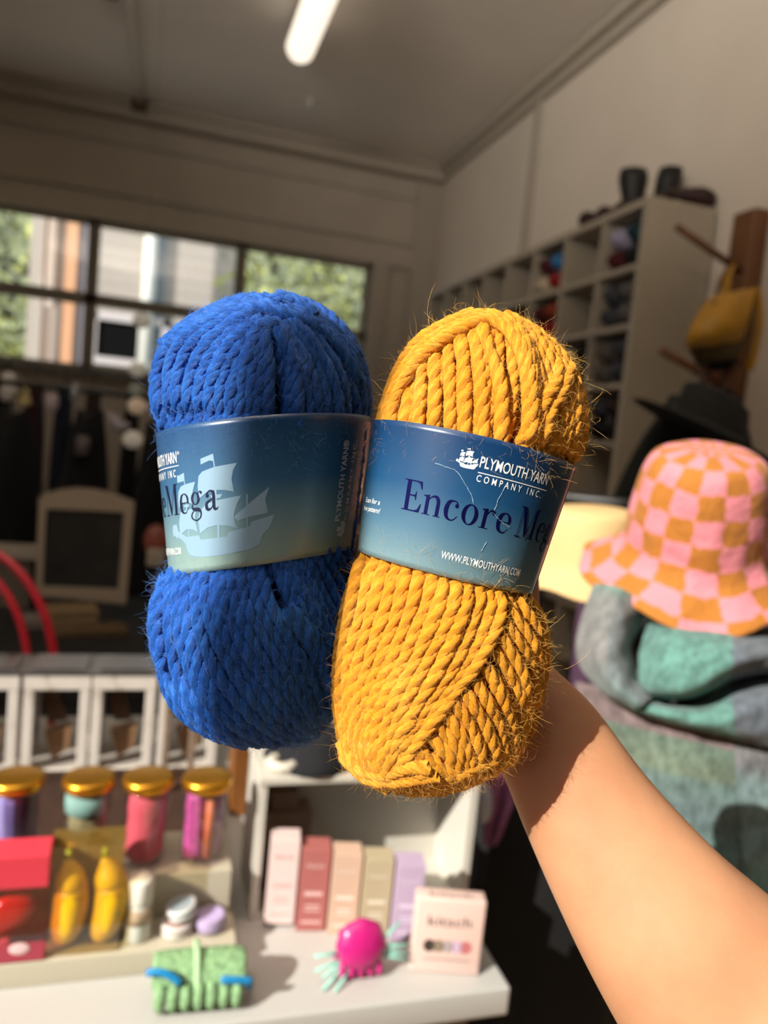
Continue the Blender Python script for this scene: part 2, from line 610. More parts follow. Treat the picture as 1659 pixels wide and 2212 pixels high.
def px_box(mb, xa, xb, Y, dy, z0=-0.1, z1=5.2):
    a, b = ony(xa, 600, Y)[0], ony(xb, 600, Y)[0]
    return mb.box((a, Y, z0), (b, Y + dy, z1))


px_box(MB(), 62, 92, YP, 0.3).build('column', mat('pale_column', 'b0a69c', 0.8), ob, False)
px_box(MB(), 92, 140, YP + 0.4, 0.2).build('wall', mat('mottled_plaster', 'd8cdc4', 0.8, var=0.22, vscale=2.2), ob, False)
px_box(MB(), 139, 163, YP - 0.1, 0.2).build('post', mat('orange_post', 'd8a27c', 0.7), ob, False)
px_box(MB(), 163, 200, YP + 0.2, 0.2).build('side_panel', mat('grey_lilac_board', '8f8d96', 0.8), ob, False)
px_box(MB(), 100, 128, YP + 0.2, 0.15, 0.6, 2.6).build('railing', mat('white_rail', 'e6e9e4', 0.7), ob, False)

leaf_cols = [mat('leaf_olive', '8f9450', 0.7), mat('leaf_grey_green', '77826e', 0.7), mat('leaf_light', 'b4bb72', 0.7), mat('leaf_dark', '565c4c', 0.8)]


def tree(name, label, cx, cy, z0, w_, h_, n, seed, group=None):
    g = np.random.default_rng(seed)
    t = thing(name, label, 'tree', (cx, cy, 0), group)
    MB().tube(catmull([(cx, cy, -0.1), (cx + 0.1, cy, z0 * 0.6), (cx - 0.05, cy, z0 + h_ * 0.4)], 8), np.linspace(0.14, 0.06, 8), 10).build('trunk', mat('grey_bark', '7d7064', 0.9), t)
    mb = MB()
    c = g.normal(size=(n, 3)) * np.array([w_ / 3.2, w_ / 4, h_ / 3.6]) + np.array([cx, cy, z0 + h_ / 2])
    for p in c:
        mb.cur = int(g.integers(0, 4)) if g.random() < 0.5 else int((math.sin(p[0] * 3 + p[2] * 2.2) + 1) * 1.99)
        s_ = g.uniform(0.06, 0.15)
        d1 = g.normal(size=3)
        d1 /= np.linalg.norm(d1)
        d2 = np.cross(d1, g.normal(size=3))
        d2 /= np.linalg.norm(d2)
        mb.add([p - d1 * s_, p - d2 * s_ * 0.5, p + d1 * s_, p + d2 * s_ * 0.5], [(0, 1, 2, 3)])
    mb.build('foliage', leaf_cols, t, False)


tree('leafy_tree', 'olive green leafy tree outside the right window panes', ony(720, 600, 14.6)[0], 14.6, 0.4, 3.4, 5.4, 2800, 3)
tree('leafy_tree', 'sunlit green bush at the corner of the pale house outside', ony(500, 560, 10.4)[0] + 0.12, 10.3, 1.6, 0.5, 1.9, 240, 4)
tree('leafy_tree', 'grey green tree outside the left window panes', ony(0, 600, 14.4)[0] - 0.6, 14.4, 0.4, 3.4, 5.6, 2400, 5)
struct(MB().box((-14, 17, -0.1), (14, 17.4, 8.5)), 'backdrop_hedge_outside', mat('far_green_hill', '97a07c', 0.95, var=0.45, vscale=0.9))

# ================================================================== CUBE SHELF ON THE RIGHT WALL
CX0, CX1, CY0, CT = 1.90, 2.235, 2.886, 2.575
CW, CH, CN, RN, TH = 0.338, 0.252, 8, 10, 0.028
cabm = mat('white_laminate', 'ab9f8c', 0.5, var=0.03, vscale=4)
cs = thing('cube_shelf', 'tall white open cube shelving unit along the right wall', 'shelf', (2.07, CY0 + CN * CW / 2, 0))
YE = CY0 + CN * CW + TH
MB().box((CX0, CY0, 0), (CX1, CY0 + TH + 0.012, CT), 0.003).build('side_panel', cabm, cs, False)
MB().box((CX0, YE - TH, 0), (CX1, YE, CT), 0.003).build('side_panel', cabm, cs, False)
MB().box((CX0, CY0, CT), (CX1, YE, CT + 0.032), 0.003).build('top_panel', cabm, cs, False)
MB().box((CX1 - 0.008, CY0, 0.05), (CX1, YE, CT)).build('back_panel', mat('shelf_back_panel', 'a39a8c', 0.6), cs, False)
MB().box((CX0 + 0.02, CY0, 0), (CX1, YE, 0.055)).build('plinth', cabm, cs, False)
for i in range(1, CN):
    y = CY0 + i * CW
    MB().box((CX0 + 0.003, y, 0.05), (CX1 - 0.01, y + 0.02, CT)).build('divider', cabm, cs, False)
for j in range(1, RN):
    z = CT - j * CH - 0.01
    MB().box((CX0 + 0.001, CY0 + 0.03, z), (CX1 - 0.01, YE - 0.03, z + 0.024)).build('shelf_board', cabm, cs, False)


def cell(i, j):
    """floor corner (nearest the camera) of cube i along the wall, row j from the top"""
    return CY0 + i * CW + 0.045, CT - (j + 1) * CH + 0.015


def ball_mesh(mb, c, L, rr, M, ridge=9):
    prof = [(rr * math.sin(PI * t) ** 0.7 if 0 < t < 1 else 0.0, (t - 0.5) * L) for t in np.linspace(0, 1, 11)]
    return mb.lathe(prof, c, 20, axis=M, ripple=lambda A, k: 0.06 * np.sin(A * ridge + k * 5))


yarn_cols = dict(maroon='4a1019', teal='123238', red='8e1416', blue='2f6ea0', cream='cbb99c', grey='5c5652', slate='3c3f46', black='0d0c0e', rust='8a3a18', lilac='9a93a8', brown='2c1d17')
where = {'A': 'nearest cube, top shelf row', 'B': 'nearest cube, second shelf row', 'C': 'nearest cube, third shelf row', 'D': 'nearest cube, fourth shelf row', 'E': 'third cube along, second shelf row', 'F': 'third cube along, top shelf row', 'G': 'second cube along, third shelf row', 'H': 'second cube along, fourth shelf row', 'I': 'third cube along, third shelf row'}
cells = {'A': (0, 0, ['black', 'maroon', 'teal', 'lilac']), 'B': (0, 1, ['grey', 'slate', 'grey', 'slate']), 'C': (0, 2, ['slate', 'grey', 'slate', 'grey']),
         'D': (0, 3, ['black', 'black', 'brown', 'slate']), 'E': (2, 1, ['red', 'red', 'rust', 'maroon']), 'F': (2, 0, ['red', 'cream', 'blue', 'maroon']),
         'G': (1, 2, ['black', 'brown', 'black', 'cream']), 'H': (1, 3, ['maroon', 'black', 'lilac', 'brown']), 'I': (2, 2, ['teal', 'black', 'slate', 'brown'])}
order = ['lower front', 'lower back', 'upper front', 'upper back']
skein_proto = {}
for key, (i, j, cols) in cells.items():
    y0, z0 = cell(i, j)
    for k, c in enumerate(cols):
        yy = y0 + (0.075 if k % 2 == 0 else 0.205)
        zz = z0 + (0.052 if k < 2 else 0.150)
        loc = (2.00, yy, zz - 0.05)
        lab = '%s yarn skein, %s in %s' % (c, ['lower left', 'lower right', 'upper left', 'upper right'][(k // 2) * 2 + (1 - k % 2)], where[key])
        if c not in skein_proto:
            t = thing('yarn_skein', lab, 'yarn', loc, 'yarn skeins in the cube shelf')
            M = np.array([[0, 0, 1.0], [1, 0, 0], [0, 1, 0]])
            mb = ball_mesh(MB(), (0, 0, 0.05), 0.24, 0.058, M)
            mb.build('strands', mat('shelf_yarn_' + c, yarn_cols[c], 0.9, var=0.3, vscale=60, bump=0.5, bscale=90), t, world=False)
            MB().lathe([(0.0585, -0.035), (0.0585, 0.035)], (0, 0, 0.05), 20, axis=M).build('paper_band', mat('shelf_yarn_band', '8d8892', 0.6), t, world=False)
            skein_proto[c] = t
        else:
            copy_tree(skein_proto[c], loc, None, lab, 'yarn skeins in the cube shelf')

# dark carvings on top of the shelf
dk = mat('dark_carved_wood', '0d0a09', 0.6, var=0.3, vscale=12)
dr = mat('dark_red_wood', '2f1512', 0.6)
zt = CT + 0.034
for nm, lab, px_, h_, r0, r1, tilt in (('carved_pot', 'black tapered pot on top of the cube shelf, nearer the back wall', 1368, 0.19, 0.045, 0.066, -0.10), ('carved_pot', 'black straight pot on top of the cube shelf, nearer the end panel', 1430, 0.21, 0.048, 0.056, 0.12)):
    Xp = 2.02 if px_ < 1400 else 2.13
    d = ray(px_, 440)
    p = CAM + d * (Xp / d[0])
    t = thing(nm, lab, 'pot', (p[0], p[1], zt + 0.01))
    Mx = np.array([[1, 0, tilt], [0, 1, 0], [0, 0, 1.0]])
    MB().lathe([(0.0, 0), (r0, 0), (r0 * 1.05, h_ * .3), (r1, h_ * .8), (r1 * .92, h_), (r1 * .7, h_ * .98), (r1 * .6, h_ * .85), (0, h_ * .8)], (p[0], p[1], zt + 0.012), 20, axis=Mx).build('body', dk, t)
t = thing('driftwood', 'long dark driftwood branch lying across the top of the cube shelf', 'driftwood', (2.03, 3.1, zt))
a, b_ = onz(1268, 478, zt + 0.03), onz(1400, 432, zt + 0.02)
a = np.array([1.92, 3.46, zt + 0.03])
MB().tube(catmull([a, (1.96, 3.25, zt + 0.028), (2.0, 3.05, zt + 0.02), (2.05, 2.97, zt + 0.022)], 24), np.array([0.03 + 0.012 * math.sin(k * 1.3) for k in range(24)]), 10).build('branch', dr, t)
t = thing('wooden_paddle', 'dark red brown paddle on the shelf top pointing to the wall corner', 'paddle', (2.15, 2.95, zt))
MB().tube(catmull([(2.03, 2.97, zt + 0.055), (2.12, 2.94, zt + 0.05), (2.19, 2.925, zt + 0.045), (2.235, 2.91, zt + 0.04)], 16), np.array([0.018, 0.018, 0.02, 0.022, 0.026, 0.03, 0.032, 0.036, 0.04, 0.042, 0.044, 0.042, 0.04, 0.036, 0.03, 0.02]), 10).build('blade', dr, t)

# peg rail with a yellow bag, right of the shelf end
wood = mat('varnished_brown_wood', '6b4222', 0.5, var=0.2, vscale=6)
pr = thing('peg_post', 'brown wooden wall post with two slanting pegs beside the cube shelf', 'rack', (2.21, 2.62, 1.5))
MB().box((2.17, 2.575, 1.35), (2.245, 2.70, 2.53), 0.01).build('post', wood, pr)
p0, p1 = ony(1462, 490, 2.60), ony(1580, 582, 2.62)
p1[0] = 2.175
MB().tube([p0, p1], 0.014, 12).build('peg', wood, pr)
p2 = ony(1430, 757, 2.60)
MB().tube([p2, (2.175, 2.62, p2[2] - 0.10)], 0.017, 12).build('peg', wood, pr)

yel = mat('yellow_leather', 'b08018', 0.5, var=0.12, vscale=14, bump=0.3, bscale=30)
yb = thing('yellow_bag', 'mustard yellow shoulder bag hanging from the upper peg', 'bag', tuple(P(1560, 690, 2.62)))
rows = []
for (xa, xb, ya, yb_, d_) in ((1537, 1634, 640, 618, 2.60), (1512, 1628, 668, 650, 2.55), (1492, 1618, 705, 690, 2.52), (1478, 1606, 740, 725, 2.53), (1484, 1598, 752, 740, 2.60)):
    rows.append([P(xa + (xb - xa) * k / 8, ya + (yb_ - ya) * k / 8 + 3 * math.sin(k * 2.1), d_ - 0.05 * math.sin(PI * k / 8)) for k in range(9)])
MB().grid(rows).build('flap', yel, yb, sub=2, solid=0.02)
rows = []
for (xa, xb, ya, yb_, d_) in ((1537, 1634, 648, 626, 2.64), (1500, 1622, 705, 690, 2.60), (1480, 1606, 748, 738, 2.58), (1500, 1600, 772, 765, 2.60), (1520, 1590, 780, 775, 2.66)):
    rows.append([P(xa + (xb - xa) * k / 8, ya + (yb_ - ya) * k / 8, d_ - 0.05 * math.sin(PI * k / 8)) for k in range(9)])
MB().grid(rows).build('pouch', mat('dark_olive_leather', '4a3a12', 0.6), yb, sub=2, solid=0.03)
MB().tube(catmull([P(1566, 640, 2.58), P(1570, 600, 2.6), P(1580, 578, 2.62)], 12), 0.022, 10, ell=0.3).build('strap', yel, yb)
MB().tube(catmull([P(1545, 645, 2.60), P(1555, 612, 2.6), P(1572, 580, 2.61)], 12), 0.007, 8).build('strap', wood, yb)
MB().tube(catmull([P(1634, 625, 2.62), P(1640, 690, 2.6), P(1632, 750, 2.6), P(1618, 800, 2.62)], 16), 0.02, 10, ell=0.35).build('strap', yel, yb)
MB().ball(P(1546, 656, 2.525), 0.014, 0.014, 0.008).build('clasp', mat('dark_metal', '1b1612', 0.4, 0.5), yb)

pd = thing('hanging_puppet', 'dark hanging puppet with brown legs and round black feet under the yellow bag', 'puppet', tuple(P(1550, 820, 2.68)))
MB().ball(P(1550, 780, 2.69), 0.09, 0.05, 0.035).build('body', mat('black_cloth', '0b0a0b', 0.9), pd)
for xa, xf in ((1520, 1516), (1572, 1562)):
    MB().tube(catmull([P(xa + 6, 785, 2.68), P(xa + 2, 820, 2.67), P(xf, 850, 2.66)], 8), 0.022, 10).build('leg', mat('brown_leather', '5a341c', 0.6), pd)
    MB().ball(P(xf, 856, 2.65), 0.036, 0.036, 0.032).build('foot', mat('black_cloth', '0b0a0b', 0.9), pd)

# dark clothes rail in front of the shelf, lower right
bk = mat('black_cloth', '0b0a0b', 0.9)


def garment(name, label, cx, cy, ztop, zbot, wdt, dep, m, rot=0.0, group=None, fold=7, seed=1, cat='garment'):
    g = np.random.default_rng(seed)
    t = thing(name, label, cat, (cx, cy, zbot), group)
    ph = g.uniform(0, 6)
    prof = []
    G = []
    for k, z in enumerate(np.linspace(0, 1, 14)):
        row = []
        for a in np.linspace(0, 2 * PI, 44, endpoint=False):
            sh = 0.35 + 0.65 * min(1, z * 4) ** 0.6
            fl = 1 + 0.10 * z * math.sin(a * fold + ph + z * 0.8) + 0.05 * math.sin(a * 3 + z * 4 + ph)
            x, y = wdt / 2 * sh * math.cos(a) * fl, dep / 2 * (0.6 + 0.4 * z) * math.sin(a) * fl
            c_, s_ = math.cos(rot), math.sin(rot)
            row.append((cx + x * c_ - y * s_, cy + x * s_ + y * c_, ztop + (zbot - ztop) * z - 0.05 * (abs(math.cos(a)) ** 2) * (1 - z)))
        G.append(row)
    mb = MB().grid(G, closed_u=True)
    mb.add([G[0][k] for k in range(44)], [tuple(range(44))])
    mb.build('cloth', m, t, sub=1)
    hk = catmull([(cx, cy, ztop - 0.03), (cx, cy, ztop + 0.05), (cx + 0.03 * math.sin(rot), cy + 0.03, ztop + 0.08), (cx, cy, ztop + 0.10)], 12)
    MB().tube(hk, 0.003, 6).build('hanger', mat('dark_metal', '1b1612', 0.4, 0.5), t)
    return t


def rail(name, label, a, b, z, m):
    a, b = np.array(a, float), np.array(b, float)
    t = thing(name, label, 'clothes rail', (*((a + b) / 2), 0))
    MB().tube([(*a, z), (*b, z)], 0.013, 12).build('rail', m, t)
    n = np.array([-(b - a)[1], (b - a)[0]])
    n = n / np.linalg.norm(n) * 0.22
    for q in (a, b):
        MB().tube([(*q, z), (*q, 0.03)], 0.013, 12).build('leg', m, t)
        MB().tube([(*(q - n), 0.014), (*(q + n), 0.014)], 0.013, 10).build('foot', m, t)
    return t


dmet = mat('black_powdercoat', '121214', 0.45)
rail('clothes_rail', 'black clothes rail of dark garments between the white table and the hats', (0.80, 1.72), (1.50, 1.40), 1.40, dmet)
cols = [('black long garment on the middle rail next to the white table', '08080a'), ('deep plum garment on the middle rail', '4b2c46'), ('black heavy coat hanging third on the middle rail', '070708'), ('charcoal garment at the far end of the middle rail', '15141a')]
for k, (lb, c) in enumerate(cols):
    f_ = (k + 0.5) / 4
    garment('hanging_garment', lb, 0.80 + 0.70 * f_, 1.72 - 0.32 * f_, 1.30, 0.35 + 0.04 * k, 0.34, 0.15, mat('garment_' + c, c, 0.95, var=0.3, vscale=30), rot=1.15, group='dark garments on the middle rail', seed=20 + k)
garment('hanging_garment', 'black garment filling the gap right of the white table', 0.86, 1.30, 0.98, 0.12, 0.42, 0.25, mat('garment_black', '060607', 0.95), rot=0.3, seed=31)
pg = thing('purple_scarf', 'plum purple scarf hanging beside the white box display', 'scarf', tuple(P(1085, 1740, 1.35)))
rows = [[P(1035 + 16 * k + 4 * math.sin(j * 1.2), 1640 + 42 * j, 1.36 - 0.02 * math.sin(k * 2.0 + j * .7)) for k in range(7 - (j > 3) * 1)] for j in range(6)]
rows = [[P(xa + (xb - xa) * k / 6, yy, 1.36 - 0.025 * math.sin(k * 1.9 + yy * .02)) for k in range(7)] for xa, xb, yy in ((1030, 1110, 1630), (1035, 1118, 1690), (1040, 1112, 1740), (1045, 1090, 1790), (1048, 1070, 1830))]
MB().grid(rows).build('cloth', mat('plum_knit', '8a5578', 0.95, var=0.15, vscale=60), pg, sub=2, solid=0.01)
dsk = thing('round_tag', 'pale grey oval tag against the plum scarf beside the white box', 'tag', tuple(P(1048, 1740, 1.30)))
Mt = np.stack([CR, CU, -CF], 1)
MB().lathe([(0.0, 0.004), (0.021, 0.004), (0.023, 0), (0.021, -0.004), (0, -0.004)], P(1046, 1735, 1.30), 28, axis=Mt @ np.diag([0.62, 1.5, 1])).build('disc', mat('pale_grey_card', 'b4b6c2', 0.5), dsk)

# added unseen black counter along the right wall, soaks up sun bounce
kc = thing('bounce_block_counter', 'added unseen black counter stopping sun bounce along the right wall', 'counter', (1.95, -0.2, 0))
MB().box((1.72, -2.4, 0.05), (2.24, 1.75, 1.22), 0.004).build('cabinet_body', mat('black_tabletop', '0e0d0d', 0.7), kc, False)
MB().box((1.70, -2.42, 1.22), (2.245, 1.77, 1.25), 0.004).build('counter_top', mat('black_tabletop', '0e0d0d', 0.7), kc, False)

# dark things in the gap right of the shelf end
garment('dark_coat', 'dark coat hanging low by the wall behind the bucket hat', 1.55, 1.95, 1.72, 0.4, 0.6, 0.34, mat('garment_dkgreen', '161813', 0.95), rot=0.2, seed=40, cat='coat')
wd = thing('wide_brim_hat', 'black wide brimmed hat resting on the dark coat by the wall', 'hat', tuple(P(1530, 925, 2.1)))
Mh = np.array([[1, 0, 0.15], [0, 1, 0], [-0.35, 0.2, 1.0]])
MB().lathe([(0.0, 0.10), (0.06, 0.10), (0.085, 0.085), (0.095, 0.02), (0.10, 0.005), (0.19, -0.01), (0.20, -0.015), (0.19, -0.016), (0.09, -0.004)], P(1530, 928, 2.05), 36, axis=Mh).build('felt', mat('charcoal_felt', '121310', 0.9), wd)

# ================================================================== BACK OF THE SHOP, LEFT
rail('clothes_rail', 'dark clothes rail below the left window panes', (-1.55, 5.2), (0.55, 5.2), 1.72, dmet)
gl = [('dark bottle green garment hanging below the left window', '17302c'), ('black garment beside the green one below the window', '09090b'), ('maroon garment at the left end of the window rail', '3a1218'), ('navy garment below the middle window', '12182b'),
      ('dark brown garment below the window', '2e1c14'), ('black shiny garment near the right end of the window rail', '08080a'), ('slate purple garment below the window', '2a2735'), ('grey garment on the window rail', '46423e'), ('deep olive garment at the right end of the window rail', '25250f')]
xsq = [-0.72, -0.55, -1.05, 0.02, -0.9, 0.2, -0.15, -0.38, 0.4]
for k, (lb, c) in enumerate(gl):
    garment('hanging_garment', lb, sorted(xsq)[k] * 1.0, 5.2, 1.64, 0.25 + 0.05 * (k % 3), 0.46, 0.13, mat('garment_' + c, c, 0.95, var=0.3, vscale=30), rot=1.5, group='dark garments on the window rail', seed=50 + k)
# big dark coats nearer, making the dark mass behind the lanterns
rail('clothes_rail', 'second black clothes rail nearer the lanterns with black coats', (-1.25, 3.9), (0.75, 3.9), 1.58, dmet)
for k, (x, c, lb) in enumerate(((-0.95, '14141c', 'dark navy coat at the left end of the coat rail'), (-0.62, '0a0a0c', 'black coat second on the coat rail'), (-0.3, '08080a', 'black wool coat behind the chalkboard'), (0.02, '0b0b0d', 'black coat right of the chalkboard'), (0.32, '11162a', 'dark blue coat on the coat rail beside the blue yarn'), (0.6, '0a0a0c', 'black coat at the right end of the coat rail'))):
    garment('hanging_coat', lb, x, 3.9, 1.50 - 0.03 * (k % 2), 0.15, 0.40, 0.19, mat('coat_' + c, c, 0.95, var=0.3, vscale=20), rot=1.15, group='coats on the coat rail', seed=70 + k, cat='coat')

# small pale things on and under the window ledge
sm = [
    ('ceramic_vase', 'white gourd shaped vase at the left end below the window', 'vase', (18, 835), 3.6, [(0, -0.07), (0.022, -0.07), (0.04, -0.04), (0.03, 0.0), (0.018, 0.015), (0.032, 0.035), (0.03, 0.055), (0, 0.07)], 'e6e0d8'),
    ('paper_cone', 'pale yellow cone shaped hat hanging under the window', 'cone', (54, 853), 3.6, [(0.0, 0.055), (0.008, 0.05), (0.032, -0.035), (0.03, -0.045), (0, -0.045)], 'c8b478'),
    ('ceramic_cup', 'pale pink egg cup shape hanging below the green garment', 'ornament', (112, 870), 3.6, [(0, -0.05), (0.022, -0.035), (0.032, 0.0), (0.024, 0.035), (0, 0.055)], 'b9a8a8'),
    ('ceramic_cup', 'small grey white bottle shape below the window mullion', 'ornament', (162, 845), 3.6, [(0, -0.045), (0.02, -0.04), (0.02, 0.01), (0.009, 0.03), (0.009, 0.045), (0, 0.045)], '9a9a98'),
    ('ceramic_cup', 'dim rose white jar shape below the black coats', 'ornament', (178, 965), 3.5, [(0, -0.05), (0.03, -0.045), (0.032, 0.03), (0.022, 0.05), (0, 0.05)], '5d5252'),
]
for nm, lb, cat_, q, D, prof, c in sm:
    p = P(*q, D)
    t = thing(nm, lb, cat_, tuple(p))
    MB().lathe(prof, p, 24).build('body', mat('glaze_' + c, c, 0.4), t)
    MB().tube([p + np.array([0, 0, prof[-1][1] if prof[-1][1] > 0 else 0.05]), p + np.array([0, 0.02, 0.16])], 0.0015, 6).build('cord', mat('dark_metal', '1b1612', 0.4, 0.5), t)
gd = thing('pompom_garland', 'hanging string of round white and cream shell discs left of the blue yarn', 'garland', tuple(P(300, 690, 3.2)))
for (x, y, rr, c) in ((306, 692, 0.037, 'f2f5ee'), (297, 799, 0.036, 'eef0e8'), (294, 843, 0.03, '8c9488'), (296, 878, 0.04, 'f0dcc4'), (287, 950, 0.042, 'f3efe6')):
    MB().ball(P(x, y, 3.2), rr, 0.012, rr * 0.9).build('disc', mat('shell_' + c, c, 0.35), gd)
MB().tube([P(309, 660, 3.2), P(306, 692, 3.21), P(297, 799, 3.21), P(290, 860, 3.21), P(284, 985, 3.2)], 0.002, 6).build('string', mat('dark_metal', '1b1612', 0.4, 0.5), gd)
MB().tube([P(309, 660, 3.2), (P(309, 660, 3.2)[0], P(309, 660, 3.2)[1], ZC)], 0.0006, 6).build('string', mat('dark_metal', '1b1612', 0.4, 0.5), gd)
hk = thing('curved_hook', 'pale curved horn shape against the black coats', 'ornament', tuple(P(262, 905, 3.5)))
MB().tube(catmull([P(236, 892, 3.5), P(248, 912, 3.49), P(262, 922, 3.49), P(280, 917, 3.5)], 12), np.array([0.012, 0.016, 0.02, 0.024, 0.026, 0.027, 0.027, 0.026, 0.024, 0.02, 0.015, 0.01]), 10).build('horn', mat('pale_horn', '9a9298', 0.5), hk)

# black covered table, chalkboard, boxes, crate
dt = thing('display_table', 'low black clothed display table behind the lanterns', 'table', (-0.1, 2.9, 0))
MB().box((-1.1, 2.35, 0.70), (1.0, 3.35, 0.73), 0.008).build('table_top', mat('black_tabletop', '0e0d0d', 0.7), dt)
for x in (-1.05, 0.93):
    for y in (2.4, 3.27):
        MB().box((x, y, 0), (x + 0.05, y + 0.05, 0.70), 0.004).build('leg', mat('black_tabletop', '0e0d0d', 0.7), dt)
MB().box((-1.09, 2.36, 0.15), (0.99, 2.375, 0.70)).build('cloth_front', bk, dt)

cb = thing('chalkboard', 'framed chalkboard with an arched cream top standing left of the blue yarn', 'chalkboard', tuple(P(180, 1300, 2.85)))


def plane_pts(pts, D, tilt=0.0):
    return [P(x, y, D + tilt * (y - 1180) / 1000) for x, y in pts]


def ring_prism(mb, outer, inner, D, th):
    o0, o1 = plane_pts(outer, D), plane_pts(outer, D + th)
    i0, i1 = plane_pts(inner, D), plane_pts(inner, D + th)
    n = len(outer)
    V = o0 + i0 + o1 + i1
    Fc = []
    for k in range(n):
        l = (k + 1) % n
        Fc += [(k, l, n + l, n + k), (2 * n + l, 2 * n + k, 3 * n + k, 3 * n + l), (l, k, 2 * n + k, 2 * n + l), (n + k, n + l, 3 * n + l, 3 * n + k)]
    return mb.add(V, Fc)


top = [(84, 1075), (105, 1063), (135, 1056), (165, 1053), (200, 1055), (235, 1062), (265, 1072), (290, 1084)]
outer = top + [(281, 1190), (272, 1305), (180, 1296), (76, 1287), (80, 1180)]
inner = [(100, 1100), (115, 1100), (140, 1101), (170, 1102), (200, 1103), (230, 1105), (250, 1106), (268, 1107), (262, 1190), (255, 1272), (175, 1268), (92, 1265), (96, 1180)]
ring_prism(MB(), outer, inner, 2.85, 0.03).build('frame', mat('cream_frame', '8e7d69', 0.6), cb, False)
f0 = plane_pts([(95, 1095), (272, 1102), (258, 1277), (88, 1270)], 2.865)
f1 = plane_pts([(95, 1095), (272, 1102), (258, 1277), (88, 1270)], 2.872)
MB().add(f0 + f1, [(0, 1, 2, 3), (7, 6, 5, 4), (0, 4, 5, 1), (1, 5, 6, 2), (2, 6, 7, 3), (3, 7, 4, 0)]).build('slate', mat('chalky_slate', '201e1b', 0.9, var=0.5, vscale=9), cb, False)
MB().tube([P(180, 1120, 2.90), P(178, 1330, 3.12)], 0.012, 8).build('prop_leg', wood, cb)

card = mat('dim_cardboard', '7c6647', 0.85, var=0.15, vscale=14)
for nm, lb, q, D, wdt, h_, c in (('cardboard_box', 'small tan cardboard box under the chalkboard, upper one', (155, 1335), 2.72, 0.16, 0.075, card), ('cardboard_box', 'wider brown cardboard box under the chalkboard, lower one', (190, 1383), 2.66, 0.24, 0.09, mat('brown_cardboard', '554027', 0.85, var=0.2, vscale=14)), ('wicker_basket', 'low pale wicker tray left of the cardboard boxes', (80, 1350), 2.70, 0.13, 0.06, mat('dim_wicker', '6d6258', 0.85, var=0.3, vscale=60))):
    p = P(*q, D)
    t = thing(nm, lb, 'box' if 'box' in nm else 'basket', (p[0], p[1], p[2] - h_ / 2))
    MB().box(p - np.array([wdt / 2, 0.06, h_ / 2]), p + np.array([wdt / 2, 0.06, h_ / 2]), 0.004, rot=0.2).build('carton' if 'box' in nm else 'weave', c, t, False)
    MB().box(p + np.array([-wdt / 2 - .003, -0.063, h_ / 2 - 0.012]), p + np.array([wdt / 2 + .003, 0.063, h_ / 2 + 0.002]), 0.003, rot=0.2).build('lid', c, t, False)
cr = thing('white_crate', 'white painted wooden crate left of the chalkboard', 'crate', tuple(P(30, 1330, 2.75)))
p = P(15, 1260, 2.9)
MB().box(p + np.array([-0.20, -0.05, 0.10]), p + np.array([0.105, 0.15, 0.13]), 0.004).build('top_board', mat('dim_cream_wood', '8f8474', 0.6), cr, False)
MB().box(p + np.array([-0.20, -0.03, -0.25]), p + np.array([0.10, 0.0, 0.10]), 0.004).build('front_panel', mat('grey_brown_wood', '5a5044', 0.7), cr, False)
MB().box(p + np.array([0.08, -0.03, -0.25]), p + np.array([0.10, 0.14, 0.10]), 0.004).build('side_panel', mat('grey_brown_wood', '5a5044', 0.7), cr, False)
og = thing('small_ornament', 'red and tan round ornament at the edge of the blue yarn', 'ornament', tuple(P(337, 1170, 2.6)))
MB().ball(P(337, 1168, 2.6), 0.042, 0.03, 0.055).build('body', mat('red_tan_glaze', '7a3a2e', 0.5, var=0.3, vscale=18), og)
_p = P(337, 1202, 2.6)
MB().box(_p - 0.03, _p + 0.03, 0.005).build('base', mat('dim_cream_wood', '8f8474', 0.6), og)
MB().box((_p[0] - 0.012, _p[1] - 0.012, 0.73), (_p[0] + 0.012, _p[1] + 0.012, _p[2] - 0.029)).build('pedestal', mat('black_tabletop', '0e0d0d', 0.7), og)

# ================================================================== WHITE TABLE AND WHAT STANDS ON IT
TZ = 0.75
tb = thing('white_table', 'white display table with a thick edge in the foreground', 'table', (-0.2, 1.4, 0))
MB().box((-1.25, 0.90, TZ - 0.042), (0.53, 1.95, TZ), 0.004).build('table_top', mat('white_table_top', 'bebcb8', 0.45), tb)
MB().box((-1.18, 0.95, TZ - 0.11), (0.46, 1.90, TZ - 0.042), 0).build('apron', mat('grey_apron', '6e6c66', 0.6), tb)
for x in (-1.18, 0.40):
    for y in (0.95, 1.84):
        MB().box((x, y, 0), (x + 0.06, y + 0.06, TZ - 0.042), 0.003).build('leg', mat('grey_apron', '6e6c66', 0.6), tb)

